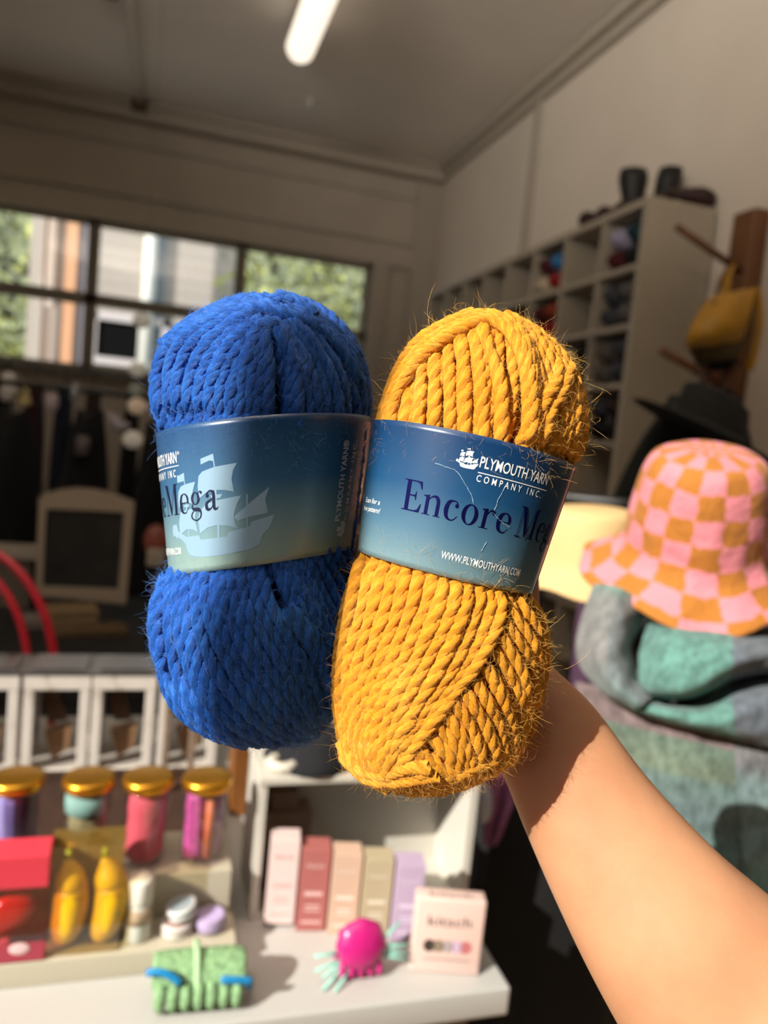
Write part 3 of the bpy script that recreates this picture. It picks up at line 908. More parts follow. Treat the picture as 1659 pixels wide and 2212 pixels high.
rs = thing('step_riser', 'cream two step display riser on the left of the white table', 'riser', (-0.3, 1.1, TZ))
cream = mat('cream_riser', 'c4bba6', 0.5)
MB().box((-0.85, 1.005, TZ), (0.155, 1.075, TZ + 0.034), 0.002).build('lower_step', cream, rs)
MB().box((-0.85, 1.072, TZ), (0.150, 1.19, TZ + 0.102), 0.002).build('upper_step', cream, rs)
Z1, Z2 = TZ + 0.0345, TZ + 0.1025
ct_ = thing('brown_tray', 'deep brown wooden tray standing between the tumblers and the lanterns', 'tray', (-0.33, 1.38, TZ))
_dw = mat('deep_brown_wood', '3a2418', 0.7, var=0.3, vscale=14)
MB().box((-0.84, 1.21, TZ + 0.0005), (0.165, 1.58, TZ + 0.012), 0.002).build('tray_base', _dw, ct_, False)
for lo, hi in (((-0.84, 1.21), (0.165, 1.222)), ((-0.84, 1.568), (0.165, 1.58)), ((-0.84, 1.222), (-0.828, 1.568)), ((0.153, 1.222), (0.165, 1.568))):
    MB().box((*lo, TZ + 0.0005), (*hi, TZ + 0.03), 0.002).build('tray_wall', _dw, ct_, False)

# distressed white lanterns in a row
wht = N('distressed_white_paint')
_f = wht.noise(38, 6, 'Object', (1, 1, 0.35))
wht.base(wht.ramp(_f, [(0.0, '6a5a4c'), (0.36, 'a99c90'), (0.42, 'cfc6bd'), (1.0, 'd8d0c8')]))
wht.set(Roughness=0.7)
wht.bump(_f, 0.3, 0.002)
wht = wht.m
lid_dark = mat('brushed_grey_tin', '6f6b6a', 0.3, 0.7, var=0.3, vscale=9)
brn = mat('brown_board', '6b4c36', 0.7, var=0.15, vscale=9)
lan = [(-0.345, -0.222), (-0.213, -0.090), (-0.085, 0.037), (0.047, 0.169)]
lan_lab = ['white distressed wooden lantern at the left edge behind the gold lidded tumblers', 'white distressed wooden lantern with tin top, second from the left', 'white distressed wooden lantern with tin top beside the blue yarn', 'white distressed wooden lantern partly behind the blue yarn']
LZ0, LZ1, LY0, LY1 = TZ, 0.970, 1.60, 1.72
for (a, b), lb in zip(lan, lan_lab):
    t = thing('wooden_lantern', lb, 'lantern', ((a + b) / 2, (LY0 + LY1) / 2, LZ0), 'white wooden lanterns in a row')
    s_ = 0.019
    for x in (a, b - s_):
        for y in (LY0, LY1 - s_):
            MB().box((x, y, LZ0 + 0.02), (x + s_, y + s_, LZ1 - 0.001), 0.002).build('post', wht, t, False)
    MB().box((a - 0.001, LY0 - 0.001, LZ1 - 0.032), (b + 0.001, LY0 + s_, LZ1), 0.002).build('top_rail', wht, t, False)
    MB().box((a - 0.001, LY1 - s_, LZ1 - 0.032), (b + 0.001, LY1 + 0.001, LZ1), 0.002).build('top_rail', wht, t, False)
    MB().box((a, LY0, LZ0), (b, LY1, LZ0 + 0.022), 0.002).build('base', wht, t, False)
    MB().box((a - 0.004, LY0 - 0.004, LZ1), (b + 0.004, LY1 + 0.004, LZ1 + 0.004), 0.001).box((a + 0.01, LY0 + 0.01, LZ1 + 0.004), (b - 0.01, LY1 - 0.01, LZ1 + 0.009), 0.001).build('tin_top', lid_dark, t, False)
    MB().box((a + s_, LY0 + 0.008, LZ0 + 0.022), (b - s_, LY0 + 0.010, LZ1 - 0.03)).build('glass', clear_mat('lantern_glass', (0.9, 0.9, 0.9), 0.02), t, False)
    c_ = (a + b) / 2
    MB().prism([(c_ - 0.052, LZ1 - 0.034), (c_ - 0.022, LZ1 - 0.034), (c_ + 0.005, LZ1 - 0.115), (c_ - 0.030, LZ1 - 0.115)], 0, 0.006, M=np.array([[1, 0, 0], [0, 0, 1], [0, 1, 0]]), off=(0.012, LY0 + 0.05, 0)).build('ribbon', brn, t, False)
    MB().prism([(c_ - 0.03, LZ1 - 0.13), (c_ + 0.022, LZ1 - 0.12), (c_ + 0.018, LZ1 - 0.165), (c_ - 0.012, LZ1 - 0.19)], 0, 0.03, M=np.array([[1, 0, 0], [0, 0, 1], [0, 1, 0]]), off=(0.006, LY0 + 0.03, 0)).build('wooden_block', mat('tan_wood_block', '9a7450', 0.7), t, False)
# slim grey wooden post frame and brown box seen between lanterns and white box
t = thing('weathered_stand', 'weathered brown grey wooden stand right of the third lantern', 'stand', (0.10, 1.50, TZ))
for x in (0.055, 0.105):
    MB().box((x, 1.50, TZ), (x + 0.012, 1.52, 0.965), 0.002).build('upright', mat('weathered_wood', '7e6a5a', 0.8, var=0.25, vscale=30), t, False)
MB().box((0.055, 1.50, 0.955), (0.117, 1.52, 0.967), 0.002).build('top_rail', mat('weathered_wood', '7e6a5a', 0.8), t, False)
t = thing('brown_wooden_box', 'tall brown wooden box between the last tumbler and the white box', 'box', (0.20, 1.45, TZ))
MB().box((0.185, 1.42, TZ), (0.245, 1.50, 0.97), 0.003).build('body', mat('amber_wood', '7a4a1c', 0.5, var=0.2, vscale=10), t, False)
MB().box((0.183, 1.418, 0.97), (0.247, 1.502, 0.978), 0.002).build('lid', mat('amber_wood', '7a4a1c', 0.5), t, False)

# red hoops behind the lanterns
redp = mat('glossy_red_enamel', 'c4152c', 0.3)
for nm, lb, xc, yc, rx, ry, D in (('red_hoop', 'larger red hoop rising behind the lanterns at the left edge', -90, 1450, 207, 278, 1.80), ('red_hoop', 'smaller bright red hoop in front of the larger one at the left edge', -110, 1450, 170, 246, 1.73)):
    c = P(xc, yc, D)
    t = thing(nm, lb, 'hoop', tuple(c), 'red hoops behind the lanterns')
    pts = [P(xc + rx * math.cos(a), yc - ry * math.sin(a), D) for a in np.linspace(0, PI, 48)]
    pts = [np.array([pts[0][0], pts[0][1], TZ + 0.001])] + pts + [np.array([pts[-1][0], pts[-1][1], TZ + 0.001])]
    MB().tube(pts, 0.0085 if D < 1.75 else 0.010, 12).build('arch', redp, t)

# ------------------------------------------------------------------ tumblers with gold lids
gold = mat('polished_gold_lid', 'd89a2e', 0.28, 0.9)
glassj = clear_mat('tumbler_glass', (0.97, 0.95, 0.97), 0.07)
jars = [(-0.152, 1.125), (-0.057, 1.117), (0.024, 1.112), (0.107, 1.105)]
JH = 0.013
jl = ['gold lidded clear tumbler holding blue and purple rolls, leftmost', 'gold lidded clear tumbler with a mint green band behind the yellow bananas', 'gold lidded clear tumbler filled with coral pink cloth', 'gold lidded clear tumbler with magenta pieces and an orange stick']


def roll(mb, c, r0, z0, z1, rip=0.05, k=7):
    prof = [(0, z0), (r0 * .9, z0), (r0, z0 + 0.006)] + [(r0 * (1 + 0.03 * math.sin(j * 2)), z0 + (z1 - z0) * j / 9) for j in range(1, 9)] + [(r0 * .9, z1), (0, z1)]
    return mb.lathe(prof, c, 28, ripple=lambda A, q: rip * np.sin(A * k + q * 3))


for k, (x, y) in enumerate(jars):
    t = thing('glass_tumbler', jl[k], 'tumbler', (x, y, Z2), 'gold lidded tumblers on the riser')
    c = (x, y, Z2)
    MB().lathe([(0, 0), (0.027, 0), (0.030, 0.004), (0.034, 0.1080), (0.0345, 0.1130), (0.0325, 0.1130), (0.032, 0.1080), (0.0285, 0.008), (0, 0.007)], c, 40).build('glass', glassj, t)
    MB().lathe([(0, 0.1130), (0.034, 0.1130), (0.0362, 0.1160), (0.0367, 0.1230), (0.0352, 0.1285), (0.030, 0.1295), (0, 0.1295)], c, 40).build('lid', gold, t)
    if k == 0:
        roll(MB(), (x - 0.008, y - 0.004, Z2), 0.017, 0.009, 0.1050).build('cloth_roll', mat('periwinkle_cloth', '8c86c8', 0.8), t)
        roll(MB(), (x + 0.014, y + 0.004, Z2), 0.013, 0.009, 0.1010).build('cloth_roll', mat('dark_purple_cloth', '5a3f62', 0.8), t)
        MB().ball((x - 0.004, y - 0.030, Z2 + 0.038), 0.013, 0.003, 0.008).build('badge', white_m, t)
    elif k == 1:
        MB().lathe([(0.026, 0.0790), (0.0305, 0.0810), (0.031, 0.0930), (0.0305, 0.1050), (0.026, 0.1070), (0.0, 0.1070)], c, 32).build('mint_band', mat('mint_cloth', '8fc4b4', 0.8), t)
        roll(MB(), c, 0.024, 0.009, 0.0770).build('cloth_roll', mat('olive_beige_cloth', '8f8a60', 0.8), t)
    elif k == 2:
        roll(MB(), c, 0.0262, 0.009, 0.1070, 0.03, 3).build('cloth_roll', mat('coral_pink_cloth', 'e4616e', 0.8), t)
    else:
        roll(MB(), (x - 0.012, y - 0.002, Z2), 0.015, 0.009, 0.1050, 0.1, 9).build('cloth_roll', mat('magenta_glitter_cloth', 'c8559a', 0.6, var=0.3, vscale=120), t)
        MB().tube([(x + 0.006, y - 0.014, Z2 + 0.01), (x + 0.007, y - 0.015, Z2 + 0.1060)], 0.006, 14).build('orange_stick', mat('orange_plastic', 'dd7a4a', 0.5), t)
        roll(MB(), (x + 0.014, y + 0.008, Z2), 0.014, 0.009, 0.1050, 0.02, 5).build('cloth_roll', mat('pale_lilac_paper', 'c0a4ae', 0.6), t)
        MB().box((x + 0.008, y - 0.010, Z2 + 0.0598), (x + 0.026, y - 0.006, Z2 + 0.1030), 0.002).build('purple_label', mat('purple_paper', '7a3d78', 0.6), t)

# ------------------------------------------------------------------ banana bottles in a clear carton
t = thing('clear_carton', 'clear plastic carton holding two yellow banana bottles', 'carton', (-0.043, 1.035, Z1))
cl = clear_mat('clear_plastic', (0.96, 0.93, 0.84), 0.08)
bx0, bx1, by0, by1, bz = -0.094, -0.002, 1.012, 1.058, Z1 + 0.150
for lo, hi in (((bx0, by0, Z1), (bx1, by0 + 0.0008, bz)), ((bx0, by0, Z1), (bx0 + 0.0008, by1, bz)), ((bx1 - 0.0008, by0, Z1), (bx1, by1, bz)), ((-0.0485, by0, Z1), (-0.0477, by1, bz))):
    MB().box(lo, hi).build('clear_wall', cl, t, False)
MB().box((bx0, by0, bz), (bx1, by1, bz + 0.001)).build('clear_top', cl, t, False)
MB().box((bx0, by1 - 0.001, Z1), (bx1, by1, bz)).build('back_card', mat('sand_card', '9c8654', 0.7), t, False)
MB().box((bx0, by0, Z1), (bx1, by1, Z1 + 0.002)).build('base_card', mat('sand_card', '9c8654', 0.7), t, False)
ybot = mat('banana_yellow_plastic', 'f0bd18', 0.35, var=0.08, vscale=20)
for k, x in enumerate((-0.072, -0.025)):
    b = thing('banana_bottle', ['yellow banana shaped bottle on the left in the clear carton', 'yellow banana shaped bottle with a round sticker, right in the carton'][k], 'bottle', (x, 1.034, Z1 + 0.003), 'banana bottles in the clear carton')
    lean = 0.010 if k else 0.006
    path = catmull([(x - lean * .4, 1.034, Z1 + 0.004), (x + lean * .6, 1.032, Z1 + 0.035), (x + lean, 1.032, Z1 + 0.07), (x + lean * .4, 1.034, Z1 + 0.102), (x - lean * .2, 1.034, Z1 + 0.120)], 26)
    rad = np.interp(np.linspace(0, 1, 26), [0, 0.06, 0.2, 0.5, 0.75, 0.9, 1], [0.008, 0.015, 0.0205, 0.022, 0.0185, 0.010, 0.005])
    MB().tube(path[:17], rad[:17], 16).build('body', ybot, b)
    MB().tube(path[16:], rad[16:] * 1.03, 16).build('cap', ybot, b)
    MB().tube([path[-1], path[-1] + np.array([0.001, 0, 0.013])], 0.0042, 8).build('stalk', mat('lime_stalk', 'b6bf2a', 0.5), b)
    if k:
        MB().ball((x + 0.010, 1.0135, Z1 + 0.052), 0.0115, 0.0012, 0.0115).build('sticker', mat('green_sticker', '3f8a55', 0.5), b)
        MB().ball((x + 0.010, 1.0128, Z1 + 0.055), 0.0085, 0.0012, 0.0075).build('sticker_centre', mat('pink_sticker', 'c98a80', 0.5), b)

# ------------------------------------------------------------------ red gift box at the left edge
t = thing('red_window_box', 'red box with a clear window showing a glossy red heart, at the left edge', 'box', (-0.17, 1.02, Z1))
rx0, rx1, ry0, ry1 = -0.235, -0.093, 1.006, 1.055
H = 0.143
rb = mat('red_card', 'd63a4c', 0.5)
MB().box((rx0, ry0, Z1 + H - 0.042), (rx1, ry1, Z1 + H), 0.001).build('top_band', rb, t, False)
MB().box((rx0, ry0, Z1), (rx1, ry0 + 0.001, Z1 + 0.026), 0).build('bottom_band', mat('rose_red_card', 'a83a4c', 0.5), t, False)
MB().box((rx0, ry1 - 0.001, Z1), (rx1, ry1, Z1 + H - 0.042)).build('back_panel', mat('dark_red_card', 'b01828', 0.6), t, False)
MB().box((rx0, ry0, Z1 + 0.026), (rx1, ry0 + 0.0008, Z1 + H - 0.042)).build('window', clear_mat('clear_rose_film', (1, 0.86, 0.88), 0.07), t, False)
MB().box((rx1 - 0.0008, ry0, Z1), (rx1, ry1, Z1 + H - 0.042)).build('side_window', clear_mat('clear_rose_film', (1, 0.86, 0.88), 0.07), t, False)
MB().box((rx0, ry0, Z1), (rx1, ry1, Z1 + 0.001)).build('base', rb, t, False)
MB().ball((-0.123, ry0 - 0.0005, Z1 + 0.019), 0.0125, 0.0012, 0.008).build('logo', mat('pale_pink_print', 'e8c4c4', 0.5), t)
h = thing('red_heart', 'glossy red heart shaped sponge inside the red box', 'heart', (-0.165, 1.03, Z1 + 0.02))
mb = MB()
A = np.linspace(0, 2 * PI, 40, endpoint=False)
hx, hz = 16 * np.sin(A) ** 3, 13 * np.cos(A) - 5 * np.cos(2 * A) - 2 * np.cos(3 * A) - np.cos(4 * A)
G = []
for q, y in ((0.02, 1.012), (0.55, 1.013), (0.85, 1.018), (1.0, 1.030), (0.85, 1.042), (0.5, 1.047), (0.02, 1.048)):
    G.append([(-0.160 + hx[i] * 0.0036 * q, y, Z1 + 0.053 + hz[i] * 0.0030 * q) for i in range(40)])
mb.grid(G, closed_u=True).build('heart_body', mat('glossy_red', 'c20a14', 0.15), h, sub=1)

# ------------------------------------------------------------------ small pots and tins on the lower step
t = thing('cosmetic_jar', 'tall white capped jar with a beige label on the lower riser step', 'jar', (0.021, 1.036, Z1))
c = (0.021, 1.036, Z1)
MB().lathe([(0, 0), (0.0165, 0), (0.018, 0.003), (0.018, 0.052), (0.0155, 0.055), (0, 0.055)], c, 32).build('body', mat('frosted_pot', 'cfd0c8', 0.35), t)
MB().lathe([(0.0183, 0.026), (0.0184, 0.026), (0.0184, 0.049), (0.0183, 0.049)], c, 32, closed=True).build('label_band', mat('beige_label', 'b29a80', 0.6, var=0.25, vscale=60), t)
MB().lathe([(0, 0.054), (0.0178, 0.054), (0.0186, 0.057), (0.0183, 0.084), (0.016, 0.088), (0, 0.088)], c, 32).build('cap', mat('white_cap', 'e8e2d8', 0.35), t)
tins = [('round white tin lying flat, bottom one of the two by the riser step', (0.074, 1.040, Z1), 0.021, 0.016, 'd9d5cf', 0.0, 'c4a4a0'), ('round white tin leaning on top of the other white tin', (0.082, 1.043, Z1 + 0.0185), 0.020, 0.015, 'dcdad8', -0.28, '8f9aa0'), ('round lilac tin at the right end of the riser step', (0.122, 1.042, Z1), 0.021, 0.018, 'a796b4', -0.12, 'b8a4d0')]
for lb, c, rr, hh, col, tl, top_ in tins:
    t = thing('round_tin', lb, 'tin', c, 'round tins on the riser step')
    Mx = np.array([[math.cos(tl), 0, math.sin(tl)], [0, 1, 0], [-math.sin(tl), 0, math.cos(tl)]])
    c = (c[0], c[1], c[2] + rr * abs(math.sin(tl)))
    MB().lathe([(0, 0), (rr, 0), (rr, hh * .55), (0, hh * .55)], c, 32, axis=Mx).build('base', mat('tin_' + col, col, 0.35), t)
    MB().lathe([(rr * 1.03, hh * .5), (rr * 1.03, hh * .93), (rr * .97, hh), (0, hh)], c, 32, axis=Mx, closed=True).build('lid', mat('tin_' + col, col, 0.35), t)
    MB().lathe([(0, hh + .0003), (rr * .86, hh + .0003)], c, 32, axis=Mx, closed=True).build('lid_label', mat('tinlab_' + top_, top_, 0.5), t)
    MB().lathe([(rr * 1.035, hh * .55), (rr * 1.035, hh * .8)], c, 32, axis=Mx, closed=True).build('side_label', mat('tinlab_' + top_, top_, 0.5), t)

# ------------------------------------------------------------------ white open box display
t = thing('white_box_display', 'white open fronted wooden box standing on the white table', 'box', (0.36, 1.17, TZ))
wb = mat('white_box_paint', 'c8c3b9', 0.45)
X0, X1, Y0, Y1, ZT_ = 0.185, 0.545, 1.10, 1.23, 0.978
MB().box((X0, Y0, TZ), (X0 + 0.012, Y1, ZT_ - 0.012), 0.001).build('side_panel', wb, t, False)
MB().box((X1 - 0.014, Y0, TZ), (X1, Y1, ZT_ - 0.012), 0.001).build('side_panel', wb, t, False)
MB().box((X0, Y1 - 0.008, TZ), (X1, Y1, ZT_ - 0.012), 0).build('back_panel', wb, t, False)
MB().box((X0 - 0.002, Y0 - 0.003, ZT_ - 0.012), (X1 + 0.002, Y1, ZT_), 0.002).build('top_panel', wb, t, False)
MB().box((X0 + .01, Y0 + .004, TZ), (X1 - .01, Y1, TZ + 0.006), 0.001).build('bottom_panel', wb, t, False)
bh = thing('black_cap', 'black crocheted cap lying on top of the white box', 'hat', (0.27, 1.16, ZT_))
MB().lathe([(0, 0.055), (0.03, 0.052), (0.055, 0.035), (0.065, 0.012), (0.075, 0.003), (0.072, 0.0), (0, 0.0)], (0.275, 1.165, ZT_), 32, ripple=lambda A, q: 0.04 * np.sin(A * 4 + q * 4)).build('crown', mat('black_knit', '131318', 0.95, var=0.4, vscale=80), bh)
sc_ = thing('grey_scrunchie', 'white grey ruffled scrunchie beside the black cap on the white box', 'scrunchie', (0.225, 1.135, ZT_))
MB().tube([(0.222 + 0.018 * math.cos(a), 1.13 + 0.018 * math.sin(a), ZT_ + 0.008) for a in np.linspace(0, 2 * PI, 24, endpoint=False)], np.array([0.008 + 0.002 * (k % 2) for k in range(24)]), 8, closed=True).build('ruffle', mat('offwhite_cloth', 'c9c2b4', 0.9), sc_)

bt = thing('brown_carton', 'low brown carton behind the pastel boxes inside the white box', 'box', (0.245, 1.18, TZ + 0.006))
MB().box((0.205, 1.165, TZ + 0.006), (0.285, 1.215, TZ + 0.135), 0.001).build('carton', mat('rosy_brown_card', '9a8170', 0.7), bt, False)
MB().box((0.218, 1.17, TZ + 0.1355), (0.262, 1.21, TZ + 0.165), 0.001).build('upper_carton', mat('rosy_brown_card2', '8a7464', 0.7), bt, False)


# ------------------------------------------------------------------ lettering helpers
def text_mesh(body, size=1.0, spacing=1.0, bold=0.0, shear=0.0, scale_x=1.0):
    """triangulated flat lettering as (verts Nx2, faces, width)."""
    cu = bpy.data.curves.new('tmp', 'FONT')
    cu.body = body
    cu.size = size
    cu.space_character = spacing
    cu.offset = bold
    cu.shear = shear
    cu.resolution_u = 3
    o = bpy.data.objects.new('tmp', cu)
    COL.objects.link(o)
    dg = bpy.context.evaluated_depsgraph_get()
    dg.update()
    me = o.evaluated_get(dg).to_mesh()
    V = np.array([tuple(v.co) for v in me.vertices]) if len(me.vertices) else np.zeros((0, 3))
    Fc = [tuple(p.vertices) for p in me.polygons]
    o.evaluated_get(dg).to_mesh_clear()
    bpy.data.objects.remove(o)
    bpy.data.curves.remove(cu)
    V = V[:, :2].copy()
    V[:, 0] *= scale_x
    return V, Fc, (V[:, 0].max() - V[:, 0].min())


def flat_text(body, origin, ex, ez, n, height, width=None, m=None, name='lettering', parent=None, bold=0.0):
    """text placed on a plane: origin = lower left, ex = direction along the line, ez = up, n = outward normal"""
    V, Fc, w_ = text_mesh(body, 1.0, bold=bold)
    s_ = height / 0.72
    sx = s_ if width is None else width / w_
    x0 = V[:, 0].min()
    Q = np.array([np.array(origin) + np.array(ex) * (a - x0) * sx + np.array(ez) * b * s_ + np.array(n) * 0.0004 for a, b in V])
    return MB().add(Q, Fc).build(name, m, parent, False)


# ------------------------------------------------------------------ pastel cartons in the white box
boxes = [('b0', 'pale blush pink slim carton, leftmost in the white box', 'e2c8c4', 'd2b0ac'), ('b1', 'mauve red slim carton in the white box', 'a8625e', 'e0b8b4'), ('b2', 'peach beige slim carton in the middle of the white box', 'cdac96', 'ecd8ca'),
         ('b3', 'khaki beige slim carton in the white box', 'b3a487', 'ddd4bf'), ('b4', 'lilac slim carton, rightmost in the white box', 'b9a4be', 'e0cfe6')]
for k, (_, lb, c, c2) in enumerate(boxes):
    f_ = k / 4
    x, y = 0.230 + 0.182 * f_, 1.095 - 0.058 * f_
    rz = -0.16
    e1, e2 = np.array([math.cos(rz), math.sin(rz), 0]), np.array([math.sin(rz), -math.cos(rz), 0])
    z0 = TZ + (0.0062 if y > 1.1 else 0.0005)
    if k < 1:
        z0 = TZ + 0.0065
    t = thing('slim_carton', lb, 'carton', (x, y, z0), 'pastel slim cartons in the white box')
    hh = 0.132 - 0.003 * k
    MB().box((x - 0.0218, y - 0.019, z0), (x + 0.0218, y + 0.019, z0 + hh), 0.0008, rot=rz, piv=(x, y, 0)).build('carton', mat('card_' + c, c, 0.55), t, False)
    m2 = mat('print_' + c2, c2, 0.6)
    o_ = np.array([x, y, z0]) + e2 * 0.0192
    up = np.array([0, 0, 1.0])
    flat_text('kitsch', o_ - e1 * 0.013 + up * (hh - 0.028), e1, up, e2, 0.0075, 0.026, m2, parent=t, bold=0.01)
    for h0, h1, wd in ((.44, .49, .0135), (.30, .325, .011), (.25, .27, .012)):
        MB().add([o_ + e2 * .0003 + e1 * a + up * b for a, b in ((-wd, hh * h0), (wd, hh * h0), (wd, hh * h1), (-wd, hh * h1))], [(0, 1, 2, 3)]).build('printed_band', m2, t, False)
    MB().add([o_ + e2 * .0003 + e1 * a + up * b for a, b in ((-0.015, hh * .10), (0.015, hh * .10), (0.015, hh * .13), (-0.015, hh * .13))], [(0, 1, 2, 3)]).build('printed_band', m2, t, False)

# ------------------------------------------------------------------ pink kitsch card box
cx_, cy_ = 0.448, 0.955
rz = -0.26
e1, e2, up = np.array([math.cos(rz), math.sin(rz), 0]), np.array([math.sin(rz), -math.cos(rz), 0]), np.array([0, 0, 1.0])
t = thing('pink_gift_box', 'pale pink box with dark lettering and coloured dots, at the right table end', 'box', (cx_, cy_, TZ))
MB().box((cx_ - 0.050, cy_ - 0.014, TZ), (cx_ + 0.050, cy_ + 0.014, TZ + 0.112), 0.0035, rot=rz, piv=(cx_, cy_, 0)).build('carton', mat('blush_card', 'dcbcb2', 0.5), t)
fo = np.array([cx_, cy_, TZ]) + e2 * 0.0142
ink = mat('dark_grey_ink', '4a4142', 0.6)
flat_text('kitsch', fo - e1 * 0.031 + up * 0.072, e1, up, e2, 0.016, 0.062, ink, parent=t, bold=0.0)
flat_text('kitsch', np.array([cx_, cy_, TZ + 0.1122]) - e1 * 0.031 + e2 * 0.008, e1, -e2, up, 0.011, 0.062, ink, parent=t, bold=0.0)
for k, c in enumerate(('3a3028', '8a7a68', 'a89a9c', 'c4a8c0', 'b86a6c')):
    o_ = fo + e1 * (-0.026 + 0.013 * k) + up * 0.042
    MB().add([o_ + e2 * .0004 + e1 * 0.0085 * math.cos(a) + up * 0.0095 * math.sin(a) for a in np.linspace(0, 2 * PI, 24, endpoint=False)], [tuple(range(24))]).build('dot', mat('dot_' + c, c, 0.5), t, False)
MB().add([fo + e2 * .0004 + e1 * a + up * b for a, b in ((-0.033, 0.0215), (0.033, 0.0215), (0.033, 0.0228), (-0.033, 0.0228))], [(0, 1, 2, 3)]).build('printed_line', ink, t, False)

# ------------------------------------------------------------------ magenta claw clip
pc = thing('claw_clip', 'round magenta claw clip with thin mint green bristles', 'hair clip', (0.322, 0.965, TZ))
mag = mat('glossy_magenta_plastic', 'bd2074', 0.3)
q = np.array([0.322, 0.965, TZ])
G = []
for a in np.linspace(0.0, 1.0, 9):
    row = []
    for b in np.linspace(0, 2 * PI, 32, endpoint=False):
        rr = 0.034 * (1 + 0.025 * math.cos(8 * b)) * math.sin(a * PI / 2)
        row.append(q + np.array([rr * math.cos(b), -0.004 - 0.018 * math.cos(a * PI / 2) + 0.2 * rr * math.sin(b), 0.046 + rr * math.sin(b) * 0.93]))
    G.append(row)
MB().grid(G, closed_u=True).build('round_plate', mag, pc, solid=0.004)
MB().box(q + np.array([-0.031, -0.014, 0.018]), q + np.array([0.031, 0.008, 0.032]), 0.005).build('lower_bar', mag, pc)
for k in range(5):
    x = -0.026 + 0.013 * k
    MB().tube(catmull([q + np.array([x, -0.010, 0.024]), q + np.array([x * 1.02, -0.017, 0.012]), q + np.array([x * 1.0, -0.012, 0.002])], 8), np.array([.0045, .0045, .0044, .0042, .004, .0036, .003, .002]), 8).build('claw_tooth', mag, pc)
    MB().tube(catmull([q + np.array([x, 0.010, 0.024]), q + np.array([x * 1.02, 0.022, 0.012]), q + np.array([x, 0.018, 0.002])], 8), np.array([.0045, .0045, .0044, .0042, .004, .0036, .003, .002]), 8).build('claw_tooth', mag, pc)
MB().box(q + np.array([-0.030, 0.006, 0.02]), q + np.array([0.030, 0.012, 0.06]), 0.004).build('back_plate', mag, pc)
MB().tube([q + np.array([-0.014, 0.0, 0.072]), q + np.array([0.014, 0.0, 0.072])], 0.004, 10).build('hinge', mag, pc)
mint = mat('mint_plastic', '8fd0c0', 0.4)
for (x0, z0, x1, z1, y1) in ((-0.028, 0.036, -0.068, 0.038, -0.01), (-0.020, 0.028, -0.066, 0.020, -0.015), (-0.018, 0.028, -0.056, 0.013, -0.02), (-0.02, 0.022, -0.056, 0.002, -0.03), (-0.01, 0.018, -0.04, 0.002, -0.035), (0.028, 0.046, 0.056, 0.070, 0.0), (0.030, 0.040, 0.070, 0.040, -0.01), (0.028, 0.034, 0.072, 0.028, -0.012), (0.028, 0.028, 0.070, 0.021, -0.015)):
    MB().tube([q + np.array([x0, -0.006, z0]), q + np.array([x1, y1, z1])], np.array([0.0026, 0.0018]), 8).build('bristle', mint, pc)

# ------------------------------------------------------------------ green claw clip
gc = thing('claw_clip', 'pale green textured rectangular claw clip with blue end bars', 'hair clip', (0.10, 0.955, TZ))
grn = mat('soft_green_chenille', '86ab7c', 0.95, var=0.35, vscale=150, bump=1.0, bscale=150, bdist=0.004)
g0 = np.array([0.102, 0.958, TZ])
c_, s_ = math.cos(-0.05), math.sin(-0.05)


def gp(x, y, z):
    return g0 + np.array([x * c_ - y * s_, x * s_ + y * c_, z])


G = []
for u_ in np.linspace(-1, 1, 15):
    row = []
    for v_ in np.linspace(0, 1, 11):
        z = 0.030 + 0.026 * math.sin(v_ * PI) ** 0.7 * (1 - 0.12 * u_ ** 4)
        row.append(gp(u_ * 0.060, -0.030 + 0.062 * v_, z + 0.0015 * math.sin(u_ * 22)))
    G.append(row)
MB().grid(G).build('upper_shell', grn, gc, sub=1, solid=0.008)
MB().tube(catmull([gp(-0.002, -0.036, 0.028), gp(-0.004, -0.01, 0.060), gp(-0.006, 0.02, 0.060)], 10), 0.0045, 8).build('centre_rib', mat('pale_green_rib', 'a8cf9c', 0.8), gc)
for k in range(7):
    x = -0.048 + 0.016 * k
    MB().tube(catmull([gp(x, -0.028, 0.036), gp(x, -0.037, 0.020), gp(x * 0.98, -0.033, 0.006)], 8), np.array([.007, .0075, .0078, .0078, .0076, .007, .006, .0045]), 10).build('claw_tooth', grn, gc)
    MB().tube(catmull([gp(x, 0.028, 0.036), gp(x, 0.036, 0.020), gp(x * 0.98, 0.032, 0.006)], 8), np.array([.007, .0075, .0078, .0078, .0076, .007, .006, .0045]), 10).build('claw_tooth', grn, gc)
blu = mat('bright_blue_plastic', '1582bd', 0.4)
MB().tube(catmull([gp(-0.066, -0.026, 0.054), gp(-0.050, -0.029, 0.056), gp(-0.034, -0.032, 0.050), gp(-0.024, -0.034, 0.042)], 10), 0.0042, 10, ell=1.2).build('end_bar', blu, gc)
MB().tube(catmull([gp(0.026, -0.034, 0.043), gp(0.045, -0.035, 0.042), gp(0.066, -0.034, 0.038)], 10), 0.0042, 10, ell=1.2).build('end_bar', blu, gc)
MB().tube([gp(0.063, -0.03, 0.030), gp(0.066, -0.01, 0.010)], 0.004, 8).build('end_bar', mat('deep_blue_plastic', '1a5f86', 0.4), gc)

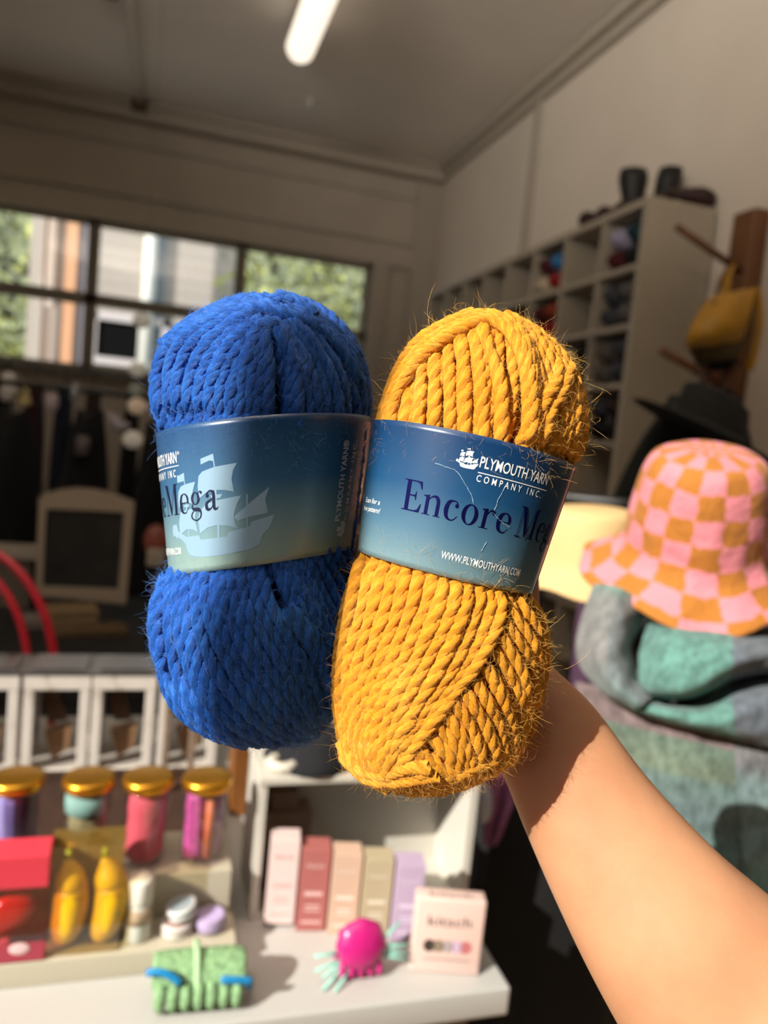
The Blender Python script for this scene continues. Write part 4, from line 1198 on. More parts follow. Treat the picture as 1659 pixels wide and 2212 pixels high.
# ================================================================== HATS AND PATCHWORK SWEATER
def checker_mat():
    n = N('pink_ochre_checker_cloth')
    tc = n.new('ShaderNodeTexCoord')
    nz = n.new('ShaderNodeTexNoise', Scale=2.2, Detail=2.0)
    n.link(tc.outputs['UV'], nz.inputs['Vector'])
    mx = n.new('ShaderNodeVectorMath', _operation='SCALE')
    mx.inputs['Scale'].default_value = 0.35
    n.link(nz.outputs['Color'], mx.inputs[0])
    ad = n.new('ShaderNodeVectorMath', _operation='ADD')
    n.link(tc.outputs['UV'], ad.inputs[0])
    n.link(mx.outputs[0], ad.inputs[1])
    ck = n.new('ShaderNodeTexChecker', Scale=1.0)
    ck.inputs['Color1'].default_value = lin('d27c86')
    ck.inputs['Color2'].default_value = lin('a5661f')
    n.link(ad.outputs[0], ck.inputs['Vector'])
    n.base(ck.outputs['Color'])
    n.set(Roughness=0.85, Sheen__Weight=0.1)
    f = n.noise(26, 4, 'Object')
    n.bump(f, 0.7, 0.012)
    return n.m


def hat_mesh(center, prof, up_v, face_v, seg, cell_, ncirc, ripple):
    """bucket hat as a turned sheet with a seam; uv in checker cells"""
    z = np.array(up_v, float)
    z /= np.linalg.norm(z)
    x = np.cross(np.array(face_v, float), z)
    x /= np.linalg.norm(x)
    y = np.cross(z, x)
    prof = catmull(np.array(prof, float), 46)
    L = np.concatenate([[0], np.cumsum(np.linalg.norm(np.diff(prof, axis=0), axis=1))])
    A = np.linspace(0, 2 * PI, seg + 1)
    V, uv = [], []
    for k, (r_, h_) in enumerate(prof):
        rr = r_ * (1 + ripple(A, L[k] / L[-1]))
        hh = h_ + 0.006 * np.sin(A * 5 + 1.0) * (L[k] / L[-1]) ** 3
        V.append(np.array(center) + np.outer(np.cos(A) * rr, x) + np.outer(np.sin(A) * rr, y) + np.outer(hh, z))
        uv.append(np.stack([A / (2 * PI) * ncirc, np.full(seg + 1, L[k] / cell_)], 1))
    n = len(prof)
    Fc = [(i * (seg + 1) + k, i * (seg + 1) + k + 1, (i + 1) * (seg + 1) + k + 1, (i + 1) * (seg + 1) + k) for i in range(n - 1) for k in range(seg)]
    return MB().add(np.concatenate(V), Fc, np.concatenate(uv))


hc = P(1502, 1166, 1.07)
hat = thing('bucket_hat', 'pink and ochre checked bucket hat on top of the patchwork sweater', 'hat', tuple(hc))
hup = CU * 0.90 - CF * 0.40 + CR * -0.02
prof = [(0.001, 0.132), (0.03, 0.131), (0.055, 0.126), (0.071, 0.116), (0.080, 0.095), (0.086, 0.06), (0.090, 0.03), (0.092, 0.0), (0.100, -0.018), (0.118, -0.034), (0.138, -0.047), (0.150, -0.055)]
ckm = checker_mat()
hat_mesh(hc, prof, hup, CF, 96, 0.033, 16, lambda A, q: 0.025 * np.sin(A * 3 + 0.5) * q + 0.018 * np.sin(A * 11 + q * 6) * q * q + 0.012 * np.sin(A * 7 - q * 9) * (q < .75)).build('cloth', ckm, hat, uv=True, solid=0.0025)
hx = np.cross(CF, hup)
hx /= np.linalg.norm(hx)
hy = np.cross(hup / np.linalg.norm(hup), hx)

# cream hat behind
cc = P(1268, 1215, 1.36)
ch = thing('bucket_hat', 'plain cream bucket hat between the orange yarn and the checked hat', 'hat', tuple(cc))
hat_mesh(cc, [(0.001, 0.098), (0.045, 0.098), (0.074, 0.090), (0.083, 0.07), (0.088, 0.03), (0.092, 0.0), (0.105, -0.02), (0.122, -0.038)], CU * 0.97 - CF * 0.12 + CR * 0.03, CF, 64, 0.03, 18, lambda A, q: 0.02 * np.sin(A * 4 + 2) * q).build('cloth', mat('cream_canvas', 'cfae7a', 0.85, var=0.04, vscale=10), ch, uv=True, solid=0.002)

# black stand under the hats
st = thing('display_bust', 'black display bust carrying the checked hat and the sweater', 'bust', (*P(1560, 1700, 1.14)[:2], 0))
bc = P(1540, 1330, 1.13)
prof = [(0.0, 0.18), (0.05, 0.17), (0.072, 0.12), (0.07, 0.05), (0.05, -0.02), (0.045, -0.06), (0.08, -0.09), (0.15, -0.13), (0.17, -0.25), (0.15, -0.42), (0.0, -0.50)]
MB().lathe(prof, bc + np.array([0, 0, -0.02]), 36, sy=0.62).build('form', mat('black_form', '0b0a0b', 0.8), st)
MB().tube([bc + np.array([0, 0, -0.5]), (bc[0], bc[1], 0.02)], 0.014, 12).build('pole', dmet, st)
MB().lathe([(0, 0.02), (0.13, 0.018), (0.15, 0.0), (0, 0)], (bc[0], bc[1], 0.0), 32).build('foot', dmet, st)


def patch_mat(name, left, right, split, mottled=0.35):
    """two columns of colour blocks (v stops) with heathered knit"""
    n = N(name)
    tc = n.new('ShaderNodeTexCoord')
    sp = n.new('ShaderNodeSeparateXYZ')
    n.link(tc.outputs['UV'], sp.inputs[0])
    a = n.ramp(sp.outputs['Y'], left, 'LINEAR')
    b = n.ramp(sp.outputs['Y'], right, 'LINEAR')
    gt = n.new('ShaderNodeMath', _operation='GREATER_THAN')
    gt.inputs[1].default_value = split
    n.link(sp.outputs['X'], gt.inputs[0])
    mx = n.new('ShaderNodeMixRGB')
    n.link(gt.outputs[0], mx.inputs[0])
    n.link(a, mx.inputs[1])
    n.link(b, mx.inputs[2])
    f = n.noise(75, 6, 'Object', (1, 1, 0.5), 0.75)
    g = n.ramp(f, [(0.32, (mottled * .8, mottled * .8, mottled * .8, 1)), (0.68, (1.0, 1.0, 1.0, 1))])
    mu = n.new('ShaderNodeMixRGB', _blend_type='MULTIPLY')
    mu.inputs[0].default_value = 1.0
    n.link(mx.outputs[0], mu.inputs[1])
    n.link(g, mu.inputs[2])
    n.base(mu.outputs[0])
    n.set(Roughness=0.95, Sheen__Weight=0.15)
    n.bump(n.noise(320, 3, 'Object', (1, 1, 0.4)), 0.5, 0.002)
    return n.m


sw = thing('patchwork_sweater', 'chunky patchwork sweater in teal, grey and mauve knit with a draped cowl', 'sweater', (*P(1600, 1700, 1.02)[:2], 0.7))


def px_patch(rows, nu, nv):
    """rows of (x, y, D) control points -> smooth grid"""
    R0 = [catmull(np.array(r_, float), nu) for r_ in rows]
    R0 = np.array(R0)
    G = np.stack([catmull(R0[:, i], nv) for i in range(nu)], 1)
    return np.array([[P(*q) for q in row] for row in G])


def add_patch(name, rows, m, nu=34, nv=22, solid=0.006, wr=0.0, seed=1):
    G = px_patch(rows, nu, nv)
    g = np.random.default_rng(seed)
    ph = g.uniform(0, 6, 4)
    for i in range(nv):
        for j in range(nu):
            G[i, j] += CF * wr * (math.sin(i * 0.9 + j * 0.35 + ph[0]) + 0.6 * math.sin(j * 0.8 - i * 0.5 + ph[1]))
    return MB().grid(G).build(name, m, sw, uv=True, sub=1, solid=solid)


body_m = patch_mat('patchwork_knit_body', [(0.0, '8a7878'), (0.155, '8a7878'), (0.165, '74897a'), (0.30, '7b8a76'), (0.34, '6d8581'), (0.46, '66797b'), (0.60, '5e7b7a'), (1.0, '648985')],
                   [(0.0, '8b8a86'), (0.20, '86868a'), (0.28, '7d9394'), (0.62, '7a979a'), (0.8, '5f8f88'), (1.0, '5f8f88')], 0.56)
add_patch('front_panel', [
    [(1240, 1470, 1.10), (1360, 1500, 1.02), (1480, 1530, 0.985), (1600, 1560, 0.975), (1720, 1590, 0.99), (1850, 1600, 1.06)],
    [(1262, 1560, 1.10), (1370, 1590, 1.02), (1480, 1620, 0.98), (1600, 1650, 0.972), (1720, 1680, 0.985), (1860, 1690, 1.06)],
    [(1300, 1700, 1.10), (1390, 1730, 1.02), (1490, 1750, 0.98), (1600, 1770, 0.97), (1730, 1790, 0.98), (1870, 1800, 1.06)],
    [(1330, 1860, 1.10), (1410, 1880, 1.02), (1500, 1890, 0.98), (1600, 1900, 0.97), (1730, 1910, 0.98), (1880, 1920, 1.06)],
    [(1350, 2060, 1.10), (1420, 2070, 1.02), (1500, 2070, 0.98), (1600, 2080, 0.97), (1740, 2080, 0.98), (1890, 2080, 1.06)]], body_m, 44, 34, wr=0.0014)
teal_m = patch_mat('patchwork_knit_cowl', [(0.0, '62908a'), (0.5, '6a9c92'), (1.0, '66968d')], [(0.0, '6d7681'), (1.0, '707a86')], 0.66, 0.4)
grey_m = patch_mat('patchwork_knit_grey', [(0.0, '7a9a92'), (0.10, '858785'), (0.5, '8b8a8a'), (0.8, '7f9697'), (1.0, '6f9590')], [(0.0, '6d9a8c'), (0.12, '7e8284'), (1.0, '7d8c90')], 0.5, 0.45)
add_patch('cowl_left_fold', [
    [(1285, 1262, 1.05), (1315, 1262, 1.02), (1350, 1275, 1.01), (1392, 1300, 1.04)],
    [(1262, 1320, 1.04), (1300, 1325, 0.99), (1345, 1330, 0.985), (1390, 1335, 1.03)],
    [(1246, 1390, 1.03), (1288, 1392, 0.97), (1335, 1392, 0.97), (1368, 1390, 1.03)],
    [(1256, 1440, 1.03), (1300, 1450, 0.96), (1345, 1450, 0.96), (1376, 1440, 1.03)],
    [(1300, 1490, 1.02), (1335, 1497, 0.955), (1365, 1490, 0.955), (1392, 1478, 1.02)],
    [(1358, 1528, 1.0), (1378, 1528, 0.955), (1398, 1520, 0.955), (1415, 1510, 1.0)]], grey_m, 26, 30, wr=0.0016, seed=3)
add_patch('cowl_upper_fold', [
    [(1402, 1350, 1.03), (1440, 1332, 1.00), (1520, 1345, 0.99), (1600, 1352, 0.99), (1700, 1362, 1.02)],
    [(1384, 1400, 1.0), (1440, 1385, 0.955), (1520, 1390, 0.94), (1600, 1392, 0.94), (1700, 1405, 0.97)],
    [(1380, 1450, 0.99), (1432, 1440, 0.945), (1515, 1440, 0.92), (1600, 1425, 0.92), (1700, 1425, 0.96)],
    [(1384, 1488, 0.99), (1425, 1492, 0.945), (1500, 1490, 0.93), (1590, 1452, 0.94), (1700, 1440, 0.98)],
    [(1388, 1500, 1.02), (1430, 1508, 1.01), (1505, 1505, 1.0), (1590, 1465, 1.0), (1700, 1450, 1.02)]], teal_m, 44, 26, wr=0.0018, seed=4)
add_patch('cowl_lower_fold', [
    [(1375, 1500, 1.02), (1440, 1525, 1.0), (1520, 1515, 1.0), (1600, 1470, 1.0), (1700, 1450, 1.02)],
    [(1366, 1515, 0.98), (1440, 1535, 0.95), (1530, 1540, 0.94), (1610, 1520, 0.93), (1700, 1510, 0.95)],
    [(1362, 1526, 0.97), (1450, 1550, 0.945), (1535, 1565, 0.93), (1615, 1570, 0.925), (1700, 1580, 0.94)],
    [(1364, 1530, 1.0), (1457, 1560, 0.97), (1545, 1580, 0.955), (1640, 1605, 0.95), (1720, 1625, 0.96)]], teal_m, 44, 20, wr=0.0012, seed=5)

bg_ = thing('beige_cloth', 'beige mottled cloth low behind the forearm', 'cloth', tuple(P(1235, 1950, 1.5)))
rows = [[P(xa + (xb - xa) * k / 5, ya + 6 * k, 1.5 - 0.03 * math.sin(k * 1.7)) for k in range(6)] for xa, xb, ya in ((1180, 1260, 1890), (1190, 1290, 1930), (1205, 1320, 1965), (1235, 1350, 2000))]
MB().grid(rows).build('cloth', mat('beige_mottled', '7d6c60', 0.9, var=0.3, vscale=30), bg_, sub=2, solid=0.01)

# ================================================================== THE ARM AND HAND
sk = N('warm_skin')
_f = sk.noise(9, 5, 'Object')
_g = sk.noise(55, 4, 'Object')
c1 = sk.ramp(_f, [(0.3, 'bd8662'), (0.7, 'cb9874')])
c2 = sk.ramp(_g, [(0.25, (0.93, 0.90, 0.89, 1)), (0.6, (1, 1, 1, 1))])
mx = sk.new('ShaderNodeMixRGB', _blend_type='MULTIPLY')
mx.inputs[0].default_value = 1.0
sk.link(c1, mx.inputs[1])
sk.link(c2, mx.inputs[2])
sk.base(mx.outputs[0])
sk.set(Roughness=0.5, Subsurface__Weight=0.5, Subsurface__Scale=0.006)
sk.b.inputs['Subsurface Radius'].default_value = (1.6, 0.5, 0.25)
sk.b.inputs['Specular IOR Level'].default_value = 0.35
sk.bump(sk.noise(420, 4, 'Object'), 0.12, 0.0006)
pa = thing('person', 'bare forearm of the person reaching in from the lower right, holding both yarn skeins', 'person', tuple(P(1230, 1790, 0.35)))
secs = [((905, 1340), (1010, 1215), 0.392, 0.40), ((880, 1420), (1085, 1265), 0.393, 0.38), ((912, 1478), (1130, 1330), 0.388, 0.40), ((965, 1530), (1150, 1400), 0.378, 0.52), ((1025, 1600), (1196, 1440), 0.363, 0.66),
        ((1080, 1668), (1284, 1524), 0.353, 0.72), ((1130, 1790), (1380, 1652), 0.347, 0.78), ((1190, 1930), (1470, 1755), 0.341, 0.82), ((1260, 2080), (1568, 1852), 0.334, 0.85), ((1340, 2230), (1672, 1938), 0.330, 0.86), ((1440, 2400), (1800, 2050), 0.318, 0.87), ((1590, 2620), (1985, 2220), 0.30, 0.88)]
mb = MB()
G = []
S0 = np.array([[*a, *b, d, t_] for a, b, d, t_ in secs], float)
S1 = catmull(S0, 60)
for s in S1:
    Lp, Rp = P(s[0], s[1], s[4]), P(s[2], s[3], s[4])
    c, hv = (Lp + Rp) / 2, (Rp - Lp) / 2
    hw = np.linalg.norm(hv)
    ang = np.linspace(0, 2 * PI, 40, endpoint=False)
    ca, sa = np.cos(ang), np.sin(ang)
    G.append(c + np.outer(np.sign(ca) * np.abs(ca) ** 0.94, hv * 0.985) + np.outer(np.sign(sa) * np.abs(sa) ** 0.94, CF * hw * s[5]))
G = np.array(G)
mb.grid(G, closed_u=True)
n_ = len(S1) * 40
mb.f.append(tuple(range(40))[::-1])
mb.mi.append(0)
mb.f.append(tuple(n_ - 40 + k for k in range(40)))
mb.mi.append(0)
fingers = [  # px, py, depth, radius
    [(985, 1290, 0.392, 0.0105), (900, 1170, 0.400, 0.0098), (760, 1080, 0.416, 0.0092), (670, 1035, 0.422, 0.0085), (615, 1010, 0.416, 0.0076), (592, 1000, 0.411, 0.006)],
    [(960, 1320, 0.392, 0.0105), (850, 1215, 0.402, 0.0100), (700, 1130, 0.418, 0.0094), (600, 1090, 0.424, 0.0088), (540, 1070, 0.417, 0.0078), (515, 1062, 0.411, 0.006)],
    [(930, 1360, 0.392, 0.0100), (820, 1275, 0.402, 0.0095), (690, 1215, 0.417, 0.0090), (600, 1190, 0.422, 0.0084), (550, 1180, 0.416, 0.0074), (528, 1176, 0.411, 0.0058)],
    [(910, 1410, 0.392, 0.0092), (815, 1350, 0.400, 0.0086), (725, 1320, 0.413, 0.0080), (660, 1308, 0.418, 0.0074), (620, 1304, 0.412, 0.0066), (600, 1302, 0.407, 0.0052)],
    [(1060, 1450, 0.385, 0.013), (1105, 1370, 0.388, 0.0125), (1118, 1270, 0.386, 0.0110), (1112, 1170, 0.384, 0.0098), (1100, 1110, 0.380, 0.0085), (1096, 1090, 0.378, 0.0062)]]
for fg in fingers:
    q = catmull(np.array(fg), 30)
    mb.tube([P(a, b, c) for a, b, c, _ in q], q[:, 3], 14)
    mb.ball(P(*q[-1, :3]), q[-1, 3] * 1.02, seg=12, rings=8)
mb.ball(P(1075, 1440, 0.384), 0.022, 0.014, 0.024)
armo = mb.build('arm_and_hand', sk.m, pa)
md = armo.modifiers.new('skin', 'REMESH')
md.mode = 'VOXEL'
md.voxel_size = 0.0019
md.use_smooth_shade = True
md = armo.modifiers.new('soft', 'CORRECTIVE_SMOOTH' if False else 'SMOOTH')
md.factor = 0.5
md.iterations = 6

# ================================================================== THE TWO YARN SKEINS
def yarn_mat(name, dark, mid, light, rough=0.62, sheen=0.35):
    n = N(name)
    f1 = n.noise(1.0, 4, 'UV', (34, 12, 1), 0.8)     # fibres running along each ply
    f2 = n.noise(45, 3, 'Object')
    mx = n.new('ShaderNodeMath', _operation='MULTIPLY_ADD')
    mx.inputs[1].default_value = 0.75
    n.link(f1, mx.inputs[0])
    m2 = n.new('ShaderNodeMath', _operation='MULTIPLY')
    m2.inputs[1].default_value = 0.25
    n.link(f2, m2.inputs[0])
    n.link(m2.outputs[0], mx.inputs[2])
    n.base(n.ramp(mx.outputs[0], [(0.32, dark), (0.5, mid), (0.66, light)]))  # wool tone streaks, which also paint in glossy fibre highlights
    n.set(Roughness=rough, Sheen__Weight=sheen, Sheen__Roughness=0.4)
    n.b.inputs['Sheen Tint'].default_value = lin(light)
    n.b.inputs['Specular IOR Level'].default_value = 0.45
    n.b.inputs['Subsurface Weight'].default_value = 0.0
    n.bump(f1, 0.8, 0.0009)
    return n.m


class Skein:
    def __init__(s, A, B, D0, left, right, flat=0.92):
        s.A = np.array(A, float)
        d = np.array(B, float) - s.A
        s.V = d / np.linalg.norm(d)
        s.U = np.array([s.V[1], -s.V[0]])
        s.D0, s.flat = D0, flat

        def loc(pts):
            q = np.array(pts, float) - s.A
            return q @ s.U, q @ s.V
        ul, vl = loc(left)
        ur, vr = loc(right)
        v0, v1 = min(vl.min(), vr.min()), max(vl.max(), vr.max())
        s.v = np.linspace(v0, v1, 200)
        il, ir = np.argsort(vl), np.argsort(vr)
        L, Rr = np.interp(s.v, vl[il], ul[il]), np.interp(s.v, vr[ir], ur[ir])
        k = np.ones(9) / 9
        sm = lambda a: np.convolve(np.pad(a, 4, 'edge'), k, 'valid')
        L, Rr = sm(L), sm(Rr)
        s.c, s.w = (L + Rr) / 2, np.maximum((Rr - L) / 2, 2.0)
        s.axis_c = np.interp(0.5, [0, 1], [0, 0])

    def cw(s, v):
        return np.interp(v, s.v, s.c), np.interp(v, s.v, s.w)

    def pt(s, v, th, lift):
        v = np.asarray(v, float)
        c, w_ = s.cw(v)
        lp = lift * F / s.D0
        u = c + np.maximum(w_ + lp, 1) * np.sin(th)
        px = s.A + np.outer(u, s.U) + np.outer(v, s.V)
        T = np.maximum(w_ * s.D0 / F * s.flat + lift, 0.0005)
        base = np.array([P(a, b, s.D0) for a, b in px])
        return base - np.outer(T * np.cos(th), CF)

    def onto(s, pix, lift):
        """pixels -> points on the front surface (refined so they project there)"""
        pix = np.asarray(pix, float)
        q = pix.copy()
        for _ in range(10):
            d = q - s.A
            u, v = d @ s.U, np.clip(d @ s.V, s.v[0] + 1, s.v[-1] - 1)
            c, w_ = s.cw(v)
            wl = np.maximum(w_ + lift * F / s.D0, 1)
            th = np.arcsin(np.clip((u - c) / wl, -0.985, 0.985))
            p = s.pt(v, th, lift)
            q = q + 0.8 * (pix - proj(p))
        return p


def ply_strand(mb, path, rad=0.00285, pitch=0.0135, nply=2, phase=0.0, sides=8, taper=True, out=None, step=0.0010, g=None):
    p, sL = resample(path, step)
    n = len(p)
    if n < 5:
        return
    T = np.gradient(p, axis=0)
    T /= np.linalg.norm(T, axis=1)[:, None] + 1e-12
    a = CF if abs(T[0] @ CF) < 0.9 else CR
    Nn = np.zeros((n, 3))
    x = np.cross(T[0], a)
    x /= np.linalg.norm(x)
    for i in range(n):
        x = x - T[i] * (x @ T[i])
        x /= np.linalg.norm(x)
        Nn[i] = x
    B = np.cross(T, Nn)
    off, pr = rad * 0.42, rad * 0.60
    tp = np.ones(n)
    jig = 1 + 0.10 * np.interp(sL, np.linspace(0, sL[-1], 12), g.normal(size=12)) if g is not None else 1.0
    A = np.linspace(0, 2 * PI, sides, endpoint=False)
    for k in range(nply):
        ph = 2 * PI * sL / pitch + phase + 2 * PI * k / nply
        c = p + (off * tp * jig)[:, None] * (np.cos(ph)[:, None] * Nn + np.sin(ph)[:, None] * B)
        e1 = np.cos(ph)[:, None] * Nn + np.sin(ph)[:, None] * B
        Tc = np.gradient(c, axis=0)
        Tc /= np.linalg.norm(Tc, axis=1)[:, None] + 1e-12
        e1 = e1 - Tc * np.sum(e1 * Tc, 1)[:, None]
        e1 /= np.linalg.norm(e1, axis=1)[:, None] + 1e-12
        e2 = np.cross(Tc, e1)
        rr = (pr * tp * jig)
        if g is not None:
            rr = rr * (1 + 0.05 * g.normal(size=n))
        V = c[:, None, :] + (rr[:, None] * np.cos(A)[None, :])[..., None] * e1[:, None, :] * 0.95 + (rr[:, None] * np.sin(A)[None, :])[..., None] * e2[:, None, :] * 1.12
        uv = np.stack([np.repeat(A[None, :] / (2 * PI), n, 0), np.repeat((sL / 0.05)[:, None], sides, 1)], -1)
        # texture space twisted against the ply twist so fibres lie along it
        uv[..., 0] = uv[..., 0] + 0.35 * (sL / pitch)[:, None] + (k + phase)
        Fc = (np.arange(n - 1)[:, None] * sides + np.arange(sides)[None, :])
        Fl = (np.arange(n - 1)[:, None] * sides + (np.arange(sides)[None, :] + 1) % sides)
        quads = np.stack([Fc, Fl, Fl + sides, Fc + sides], -1).reshape(-1, 4)
        mb.add_np(V.reshape(-1, 3), quads, uv.reshape(-1, 2))
        if out is not None:
            out.append((V, e1, Tc))


class FastMB:
    def __init__(s):
        s.v, s.q, s.uv, s.n = [], [], [], 0

    def add_np(s, V, Q, uv):
        s.v.append(V)
        s.q.append(Q + s.n)
        s.uv.append(uv)
        s.n += len(V)

    def build(s, name, m, parent):
        V = np.concatenate(s.v) - origin_of(parent)
        Q = np.concatenate(s.q)
        me = bpy.data.meshes.new(name)
        me.vertices.add(len(V))
        me.vertices.foreach_set('co', V.astype(np.float32).ravel())
        me.loops.add(Q.size)
        me.loops.foreach_set('vertex_index', Q.astype(np.int32).ravel())
        me.polygons.add(len(Q))
        me.polygons.foreach_set('loop_start', np.arange(0, Q.size, 4, dtype=np.int32))
        me.update(calc_edges=True)
        me.materials.append(m)
        me.polygons.foreach_set('use_smooth', np.ones(len(Q), bool))
        U = np.concatenate(s.uv)
        l = me.uv_layers.new(name='UVMap')
        l.data.foreach_set('uv', U[Q.ravel()].astype(np.float32).ravel())
        o = bpy.data.objects.new(name, me)
        COL.objects.link(o)
        o.parent = parent
        return o


def family(sk_, mb, guides, n, lift, g, rad, pitch, out, jit=2.0, lift_j=0.0004, lifts=None):
    m = 28
    Gd = np.array([catmull(np.array(q, float), m) for q in guides])
    for i in range(n):
        t = (i + 0.5) / n * (len(guides) - 1)
        a = min(int(t), len(guides) - 2)
        f_ = t - a
        # smooth blend between guides
        px = Gd[a] * (1 - f_) + Gd[a + 1] * f_
        wob = np.interp(np.linspace(0, 1, m), np.linspace(0, 1, 7), g.normal(size=7)) * jit
        px = px + np.stack([wob, wob * 0.3], 1)
        l = (lift if lifts is None else np.interp(np.linspace(0, 1, m), np.linspace(0, 1, len(lifts)), lifts))
        l = l + g.normal() * lift_j
        pth = sk_.onto(px, l)
        pth = tuck(sk_.band, catmull(pth, 80), rad)
        ply_strand(mb, pth, rad * (1 + 0.05 * g.normal()), pitch * (1 + 0.06 * g.normal()) * 1.42, 3, g.uniform(0, 6.28), out=out, g=g)


def back_family(sk_, mb, n, lift, g, rad, pitch, out, t0=75, t1=285, margin=8):
    for i in range(n):
        th = R(t0 + (t1 - t0) * (i + 0.5) / n)
        v = np.linspace(sk_.v[0] + margin, sk_.v[-1] - margin, 40)
        tt = th + 0.25 * np.sin(np.linspace(0, PI, 40)) * math.sin(i) + np.linspace(-0.2, 0.2, 40)
        ply_strand(mb, tuck(sk_.band, sk_.pt(v, tt, lift + g.normal() * 0.0003), rad), rad, pitch * 1.4, 3, g.uniform(0, 6.28), sides=6, out=None, step=0.0016, g=g)


def core(sk_, name, m, parent, lift):
    G = []
    for v in np.linspace(sk_.v[0] + 6, sk_.v[-1] - 6, 60):
        th = np.linspace(0, 2 * PI, 40, endpoint=False)
        G.append(tuck(sk_.band, sk_.pt(np.full(40, v), th, lift), RAD * 2))
    mb = MB().grid(np.array(G), closed_u=True)
    mb.f.append(tuple(range(40))[::-1])
    mb.f.append(tuple(59 * 40 + k for k in range(40)))
    mb.mi += [0, 0]
    return mb.build(name, m, parent, uv=True)


def fuzz(out, n, m, parent, g, nm='fuzz', lmin=0.0025, lmax=0.007, r0=0.000027, curl=0.5, skein=None, up=0.55, keep=None):
    """loose fibres standing off the strands"""
    tot = np.array([o[0].shape[0] for o in out])
    pr = tot / tot.sum()
    cnt = g.multinomial(n, pr)
    Pn, Dn, Tn = [], [], []
    for (V, e1, Tc), c in zip(out, cnt):
        if c == 0:
            continue
        i = g.integers(0, V.shape[0], c)
        k = g.integers(0, V.shape[1], c)
        p = V[i, k]
        cen = V[i].mean(1)
        d = p - cen
        d /= np.linalg.norm(d, axis=1)[:, None] + 1e-12
        Pn.append(p)
        Dn.append(d)
        Tn.append(Tc[i])
    p, d, t = np.concatenate(Pn), np.concatenate(Dn), np.concatenate(Tn)
    if keep is not None:
        q = keep(p)
        p, d, t = p[q], d[q], t[q]
    n = len(p)
    S = 6
    L = g.uniform(lmin, lmax, n) * g.choice([0.6, 1.0, 1.0, 1.6], n)
    dirv = d * up + t * g.normal(size=(n, 1)) * 0.8 + g.normal(size=(n, 3)) * 0.35
    dirv /= np.linalg.norm(dirv, axis=1)[:, None]
    axis = np.cross(dirv, g.normal(size=(n, 3)))
    axis /= np.linalg.norm(axis, axis=1)[:, None] + 1e-9
    pts = [p]
    cur = p
    kap = g.normal(size=n) * curl
    for j in range(S - 1):
        dirv = dirv + np.cross(axis, dirv) * kap[:, None] + g.normal(size=(n, 3)) * 0.12
        dirv /= np.linalg.norm(dirv, axis=1)[:, None]
        cur = cur + dirv * (L / (S - 1))[:, None]
        pts.append(cur)
    pts = np.stack(pts, 1)
    view = CF[None, None, :]
    T = np.gradient(pts, axis=1)
    T /= np.linalg.norm(T, axis=2)[..., None] + 1e-12
    a = np.cross(T, np.broadcast_to(view, T.shape) + 0.01)
    a /= np.linalg.norm(a, axis=2)[..., None] + 1e-9
    b = np.cross(T, a)
    rr = (r0 * np.array([1, 1, .95, .85, .7, .35]))[None, :, None]
    ring = [pts + rr * (math.cos(q) * a + math.sin(q) * b) for q in (0, 2.094, 4.189)]
    V = np.stack(ring, 2).reshape(-1, 3)
    base = np.arange(n)[:, None, None] * (S * 3) + np.arange(S - 1)[None, :, None] * 3
    k = np.arange(3)[None, None, :]
    kn = (k + 1) % 3
    Q = np.stack([base + k, base + kn, base + 3 + kn, base + 3 + k], -1).reshape(-1, 4)
    fm = FastMB()
    fm.add_np(V, Q, np.zeros((len(V), 2)))
    return fm.build(nm, m, parent)


class Band:
    """closed paper band; s runs 0..1 from the upper to the lower edge, th is the angle around (0 = toward the camera)"""

    def __init__(b, TL, TR, BL_, BR_, D0, flat, bulge=0.0):
        b.TL, b.TR, b.BL, b.BR = (np.array(P(*q, D0)) for q in (TL, TR, BL_, BR_))
        b.flat = flat
        b.ct, b.cb = (b.TL + b.TR) / 2, (b.BL + b.BR) / 2
        b.ht, b.hb = (b.TR - b.TL) / 2, (b.BR - b.BL) / 2
        b.h = np.linalg.norm(b.cb - b.ct)
        b.r = (np.linalg.norm(b.ht) + np.linalg.norm(b.hb)) / 2

    def pt(b, s_, th, lift=0.0):
        s_, th = np.asarray(s_, float), np.asarray(th, float)
        c = b.ct[None] * (1 - s_)[:, None] + b.cb[None] * s_[:, None]
        h = b.ht[None] * (1 - s_)[:, None] + b.hb[None] * s_[:, None]
        hw = np.linalg.norm(h, axis=1)
        e = h / hw[:, None]
        ww, tt = hw + lift, hw * b.flat + lift
        return c + e * (ww * np.sin(th))[:, None] - CF[None] * (tt * np.cos(th))[:, None]

    def find(b, px, py):
        """label coordinates (s, th) seen at a pixel"""
        best = None
        S_, T_ = np.meshgrid(np.linspace(-0.02, 1.02, 105), np.linspace(-1.35, 1.35, 181))
        q = proj(b.pt(S_.ravel(), T_.ravel()))
        i = np.argmin((q[:, 0] - px) ** 2 + (q[:, 1] - py) ** 2)
        return S_.ravel()[i], T_.ravel()[i]


def tuck(B_, p, rad):
    """pull strands in where the paper band squeezes them"""
    ax = (B_.cb - B_.ct) / B_.h
    s_ = ((p - B_.ct) @ ax) / B_.h
    sc = np.clip(s_, 0, 1)
    c = B_.ct[None] * (1 - sc)[:, None] + B_.cb[None] * sc[:, None]
    h = B_.ht[None] * (1 - sc)[:, None] + B_.hb[None] * sc[:, None]
    hw = np.linalg.norm(h, axis=1)
    e = h / hw[:, None]
    d = p - c
    a, b_ = np.sum(d * e, 1) / hw, -(d @ CF) / (hw * B_.flat)
    rho = np.hypot(a, b_)
    mx = 1 - 1.22 * rad / hw
    m = np.clip(np.minimum((s_ + 0.11) / 0.09, (1.11 - s_) / 0.09), 0, 1)
    m = m * m * (3 - 2 * m)
    k = 1 - m * (1 - np.minimum(1, mx / np.maximum(rho, 1e-6)))
    along = np.sum(d * ax, 1)[:, None] * ax
    return c + along + (d - along) * k[:, None]


RAD = 0.0028
